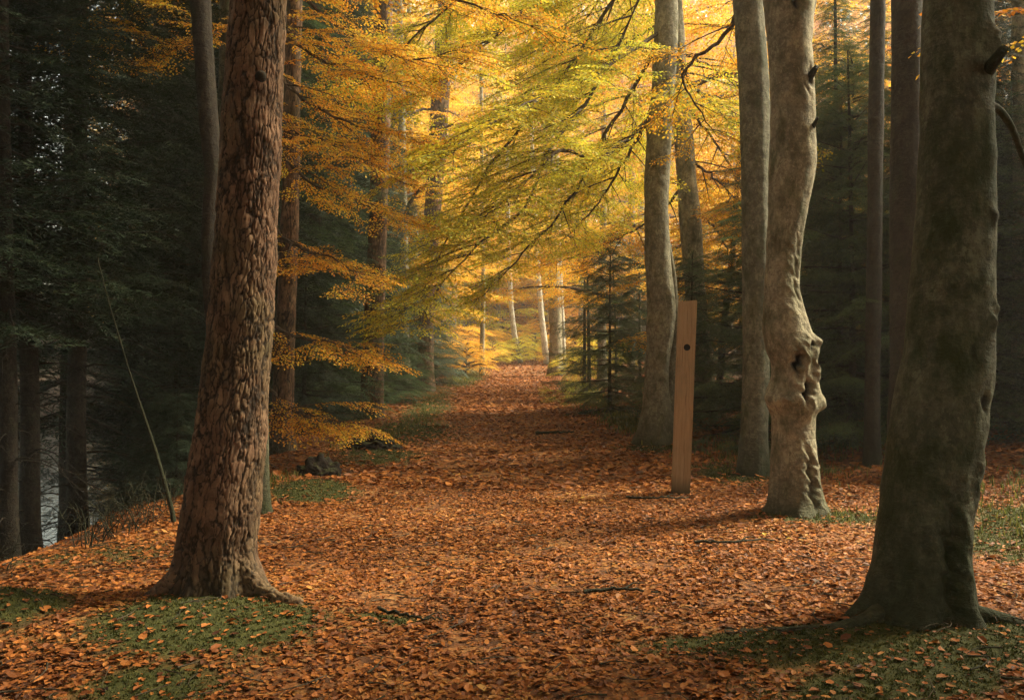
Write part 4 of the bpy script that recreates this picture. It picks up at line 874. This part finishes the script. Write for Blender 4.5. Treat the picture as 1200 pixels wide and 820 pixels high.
# grass and leafy ground cover
def tufts(name, label, spots, n, h, mat, wd=.006, seed=5):
    r = np.random.default_rng(seed); mb = MB(); W = np.array([s[2]*s[3] for s in spots]); W = W/W.sum(); pk = r.choice(len(spots), n, p=W); S = np.array(spots)[pk]
    x = S[:, 0]+r.normal(0, 1, n)*S[:, 2]*.6; y = S[:, 1]+r.normal(0, 1, n)*S[:, 3]*.6; z = gz(x, y)-.005; hh = h*S[:, 4]*r.uniform(.4, 1.2, n)
    a = r.uniform(0, TAU, n); ln = r.uniform(.1, .7, n)*hh; p = np.stack([x, y, z], 1); dr = np.stack([np.cos(a), np.sin(a), 0*a], 1); sd_ = np.stack([-np.sin(a), np.cos(a), 0*a], 1)*(wd*S[:, 4]*r.uniform(.6, 1.5, n))[:, None]
    up = np.array([0, 0, 1.])
    V = np.stack([p-sd_, p+sd_, p+dr*ln[:, None]*.4+up*hh[:, None]*.65+sd_*.8, p+dr*ln[:, None]*.4+up*hh[:, None]*.65-sd_*.8, p+dr*ln[:, None]+up*hh[:, None]*.9], 1).reshape(-1, 3)
    b0 = np.arange(n)*5; q = np.stack([b0, b0+1, b0+2, b0+3], 1); t = np.stack([b0+3, b0+2, b0+4], 1)
    mb.add(V, q=q, t=t, attr=np.stack([np.repeat(r.random(n), 5), np.repeat(r.random(n), 5), np.zeros(5*n)], 1))
    o = obj(name, mb.mesh(name, [mat], smooth=False)); tag(o, label, 'ground cover'); o['kind'] = 'stuff'; return o
rm = np.random.default_rng(55)
# moss: short dense tufts wherever the mask is high
n = 1000000; xx = rm.uniform(-3.4, 6.0, n); yy = 3.0+rm.random(n)**1.3*14; ok = (rm.random(n) < moss_mask(xx, yy)*.8) & (np.abs(xx) < yy*.68)
xx, yy = xx[ok], yy[ok]; n = len(xx); h = rm.uniform(.004, .015, n)*(1+yy*.03); a = rm.uniform(0, TAU, n); wdt = .0032*(1+yy*.12)
p = np.stack([xx, yy, gz(xx, yy)+.010*np.sin(xx*37+3*np.sin(yy*11))*np.sin(yy*31+2*np.sin(xx*13))-.003], 1); s_ = np.stack([np.cos(a), np.sin(a), 0*a], 1)*wdt[:, None]
tip = p+np.stack([np.sin(a)*h*.5, np.cos(a)*h*.5, h], 1); V = np.stack([p-s_, p+s_, tip], 1).reshape(-1, 3)
mb = MB(); mb.add(V, t=np.arange(3*n).reshape(-1, 3), attr=np.stack([np.repeat(rm.random(n), 3), np.repeat(.5+.5*wav(xx, yy, .2, 2), 3), np.zeros(3*n)], 1))
o = obj('moss', mb.mesh('moss', [M['moss']], smooth=False)); tag(o, 'green moss cushions on the forest floor around the tree bases', 'moss'); o['kind'] = 'stuff'
tufts('grass', 'low grass and green plants among the leaves beside the path', [(3.3, 10.6, .6, 1.2, 1), (4.6, 6.8, .9, .7, .9), (3.0, 7.1, .5, .4, .6), (3.9, 12.6, 1, 1, 1.3), (5.4, 8.2, .8, .8, 1), (-2.3, 13.5, .4, 1.5, .9), (-2.0, 18, .4, 4, .7),
      (2.3, 17, .4, 2.5, 1.3), (2.4, 24, .6, 4, 1.0), (-2.5, 27, .5, 5, .8), (-2.6, 9, .4, 1, .8), (2.6, 32, .6, 4, 1.6), (-2.2, 40, .7, 5, 1.4)], 26000, .11, M['grass'])
# pale shrub at the right path edge
fo = Foliage(BT); r5 = np.random.default_rng(61)
for i in range(60):
    a = r5.uniform(0, TAU); rr_ = r5.random()**.5*.7; fo.spray((math.cos(a)*rr_*1.1, math.sin(a)*rr_*1.6, r5.uniform(.05, .75)*(1-rr_*.7)), a, r5.uniform(-.2, .9), r5.normal(0, .4), r5.uniform(.25, .45))
for i in range(8):
    a = i*.8; t_ = np.linspace(0, 1, 5)[:, None]; tube(fo.wood, np.concatenate([np.cos(a)*.5*t_, np.sin(a)*.7*t_, .6*t_], 1), .008, 4, mat=1)
t = thing('shrub', 'pale yellow-green shrub at the right path edge below the young spruces', 'bush', (1.75, 24.5, g1(1.75, 24.5)-.05)); obj('foliage', fo.mesh('foliage', M['shrub'], M['twig'], r5), t)

# ------------------------------------------------------------ fallen leaves
def litter(n, xf, yf, size, seed, hero_=True):
    r = np.random.default_rng(seed); x, y = xf(r, n), yf(r, n)
    if callable(size): size = size(x, y)
    x = x*1.0; keep = (np.abs(x) < y*.70+.6) & (r.random(n) > moss_mask(x, y)*.90) & (r.random(n) > sstep(2.6, 4.2, -x)*.6)
    # litter lies in drifts: thinner in some spots
    keep &= r.random(n) > .75*sstep(.25, .75, wav(x, y, .30, 3)+.25*wav(x, y, .08, 1))
    keep &= r.random(n) > .45*np.exp(-((np.abs(x-path_c(y)-.05)-.62)/.22)**2)*(wav(x, y, .9, 8) > -.2)
    x, y = x[keep], y[keep]; n = len(x)
    if not np.isscalar(size): size = size[keep]
    s = size*np.clip(np.exp(r.normal(0, .30, n)), .45, 2.1); a = r.uniform(0, TAU, n); tilt = np.abs(r.normal(0, .24, n))+.02; ta = r.uniform(0, TAU, n)
    z = gz(x, y)+.010*np.sin(x*37+3*np.sin(y*11))*np.sin(y*31+2*np.sin(x*13))*(y < 20)+.006+.5*s*np.sin(tilt)*r.uniform(.5, 1.0, n)
    # local frame
    nrm = np.stack([np.sin(tilt)*np.cos(ta), np.sin(tilt)*np.sin(ta), np.cos(tilt)], 1); u = np.stack([np.cos(a), np.sin(a), 0*a], 1); u -= nrm*(u*nrm).sum(1)[:, None]; u /= np.linalg.norm(u, axis=1)[:, None]; v = np.cross(nrm, u)
    fold = r.uniform(-.05, .30, n); curl = r.uniform(-.22, .30, n); wd = r.uniform(.5, .72, n)
    pts = [(-.5, 0, 0), (0, 0, -.5), (.5, 0, 0), (-.18, .5, 1), (.24, .42, 1), (-.18, -.5, 1), (.24, -.42, 1)]
    V = []
    for (pu, pv, e) in pts:
        off = curl*(pu*pu*4)*.5+(fold if e == 1 else 0)*abs(pv)*1.2
        V.append(np.stack([x, y, z], 1)+u*(pu*s)[:, None]+v*(pv*wd*s)[:, None]+nrm*(off*s)[:, None])
    V = np.stack(V, 1).reshape(-1, 3); b0 = np.arange(n)*7
    T = np.concatenate([np.stack([b0+i, b0+j, b0+k], 1) for i, j, k in [(0, 1, 3), (3, 1, 4), (4, 1, 2), (0, 5, 1), (5, 6, 1), (6, 2, 1)]])
    rv = r.random(n)**1.0; cl = .5+.5*wav(x, y, .7, 9)
    return V, T, np.stack([np.repeat(rv, 7), np.repeat(cl, 7), np.zeros(7*n)], 1)
mb = MB()
for n_, xf, yf, sz, sd_ in [
    (165000, lambda r, n: r.uniform(-4.5, 6.5, n), lambda r, n: 2.6+7.0*r.random(n)**1.05, .032, 1),
    (90000, lambda r, n: r.uniform(-4.0, 6.0, n), lambda r, n: 2.6+6.0*r.random(n)**1.1, .017, 11),
    (80000, lambda r, n: r.uniform(-5.5, 9, n), lambda r, n: r.uniform(9, 20, n), .062, 2),
    (80000, lambda r, n: r.uniform(-4.5, 7, n), lambda r, n: r.uniform(20, 42, n), .085, 3),
    (20000, lambda r, n: r.uniform(-8.0, 10, n), lambda r, n: r.uniform(42, 70, n), .13, 4)]:
    V, T, at = litter(n_, xf, yf, sz, sd_); mb.add(V, t=T, attr=at)
o = obj('fallen_leaves', mb.mesh('fallen_leaves', [M['litter']], smooth=False)); tag(o, 'orange and rust beech leaves carpeting the path and forest floor', 'leaves'); o['kind'] = 'stuff'
# twigs lying in the litter
rt_ = np.random.default_rng(77); mb = MB()
for i in range(900):
    y = 2.7+11*rt_.random()**1.2; x = rt_.uniform(-.62, .62)*y
    if x < -3.4: continue
    a = rt_.uniform(0, TAU); ln = rt_.uniform(.04, .22); t_ = np.linspace(-.5, .5, 4); bend_ = rt_.normal(0, .15)
    px = x+np.cos(a)*ln*t_-np.sin(a)*bend_*ln*(t_**2)*4; py = y+np.sin(a)*ln*t_+np.cos(a)*bend_*ln*(t_**2)*4
    tube(mb, np.stack([px, py, gz(px, py)+.022+rt_.uniform(0, .012)], 1), np.linspace(.0035, .0015, 4)*rt_.uniform(.7, 1.5), 4, a0=np.array([rt_.random(), 0, 0]))
o = obj('twigs', mb.mesh('twigs', [M['twig']])); tag(o, 'small broken twigs scattered through the fallen leaves', 'twigs'); o['kind'] = 'stuff'
# tangle of dead twigs and bramble stems along the bank edge
mb = MB()
for i in range(420):
    y = rt_.uniform(4.8, 13); xe = -2.95-.035*y; x = xe-abs(rt_.normal(0, .55))+.15
    if -.585 < x/y < -.515: continue
    a = rt_.uniform(0, TAU); h = rt_.uniform(.12, .6)*(1 if y > 6 else .6); le = rt_.uniform(.1, .7)*h; t_ = np.linspace(0, 1, 6)
    P_ = np.stack([x+np.cos(a)*le*t_, y+np.sin(a)*le*t_, g1(x, y)-.02+h*(t_-.35*t_**3)], 1)+rt_.normal(0, .008, (6, 3)); tube(mb, P_, np.linspace(.005, .0018, 6), 4, a0=np.array([.8, 0, 0]))
    for k in range(2):
        b0 = P_[2+k]; a2 = a+rt_.choice([-1, 1])*rt_.uniform(.5, 1.3); l2 = h*rt_.uniform(.2, .5)
        tube(mb, b0+np.stack([np.cos(a2)*l2*t_[:4], np.sin(a2)*l2*t_[:4], .4*l2*t_[:4]], 1), np.linspace(.003, .001, 4), 3, a0=np.array([.8, 0, 0]), cap=False)
o = obj('brushwood', mb.mesh('brushwood', [M['spruce_bark']])); tag(o, 'dark tangle of dead twigs along the edge of the left bank', 'brushwood'); o['kind'] = 'stuff'
# ------------------------------------------------------------ labels of the repeated trees, each by its place among its neighbours
ORD = ['nearest', 'second nearest', 'third nearest', 'fourth nearest', 'fifth nearest', 'sixth nearest', 'seventh nearest', 'eighth nearest', 'ninth nearest', 'tenth nearest', 'eleventh nearest', 'twelfth nearest', 'thirteenth nearest', 'fourteenth nearest', 'fifteenth nearest', 'sixteenth nearest', 'seventeenth nearest', 'eighteenth nearest', 'nineteenth nearest', 'twentieth nearest']
def relabel(group, zones, noun):
    L = {}
    for o in SC.objects:
        if o.get('group') == group and not o.parent:
            p = 600+F*o.location.x/max(o.location.y, .1); z = next(n_ for lim, n_ in zones if p < lim); L.setdefault(z, []).append(o)
    for z, os_ in L.items():
        os_.sort(key=lambda o: o.location.y)
        for k, o in enumerate(os_): o['label'] = ('%s %s %s' % (ORD[min(k, 19)], noun, z)) if len(os_) > 1 else 'only %s %s' % (noun, z)
relabel('spruces in the shadowed wood on the left', [(20, 'at the left border of the photo'), (110, 'around the bright lake gap'), (170, 'right of the lake gap trunks'), (235, 'just left of the curved mossy trunk'), (330, 'hidden behind the big pine'), (420, 'seen between the second and third pines'), (9999, 'seen right of the third pine')], 'dark spruce')
relabel('spruces in the right-hand thicket', [(905, 'behind the grey-green beech'), (1010, 'right of the gnarled beech'), (1180, 'behind the near mossy beech'), (9999, 'at the right border of the photo')], 'shaded thicket spruce')
relabel('low spruces in the right-hand thicket', [(905, 'behind the grey-green beech'), (1010, 'right of the gnarled beech'), (1180, 'behind the near mossy beech'), (9999, 'at the right border of the photo')], 'low bushy thicket spruce')
relabel('tall spruces behind the left pines', [(330, 'left of the second pine'), (437, 'between the second and third pines'), (9999, 'right of the third pine')], 'tall green spruce')
relabel('far beeches at the end of the path', [(440, 'behind the left pines'), (540, 'left of the path end'), (620, 'straight above the path end'), (700, 'right of the thick far beech'), (780, 'left of the wavy beech trunk'), (880, 'between the marker post and the grey-green beech'), (9999, 'behind the gnarled beech')], 'far sunlit beech')
print('POLYS', sum(len(m_.polygons) for m_ in bpy.data.meshes))
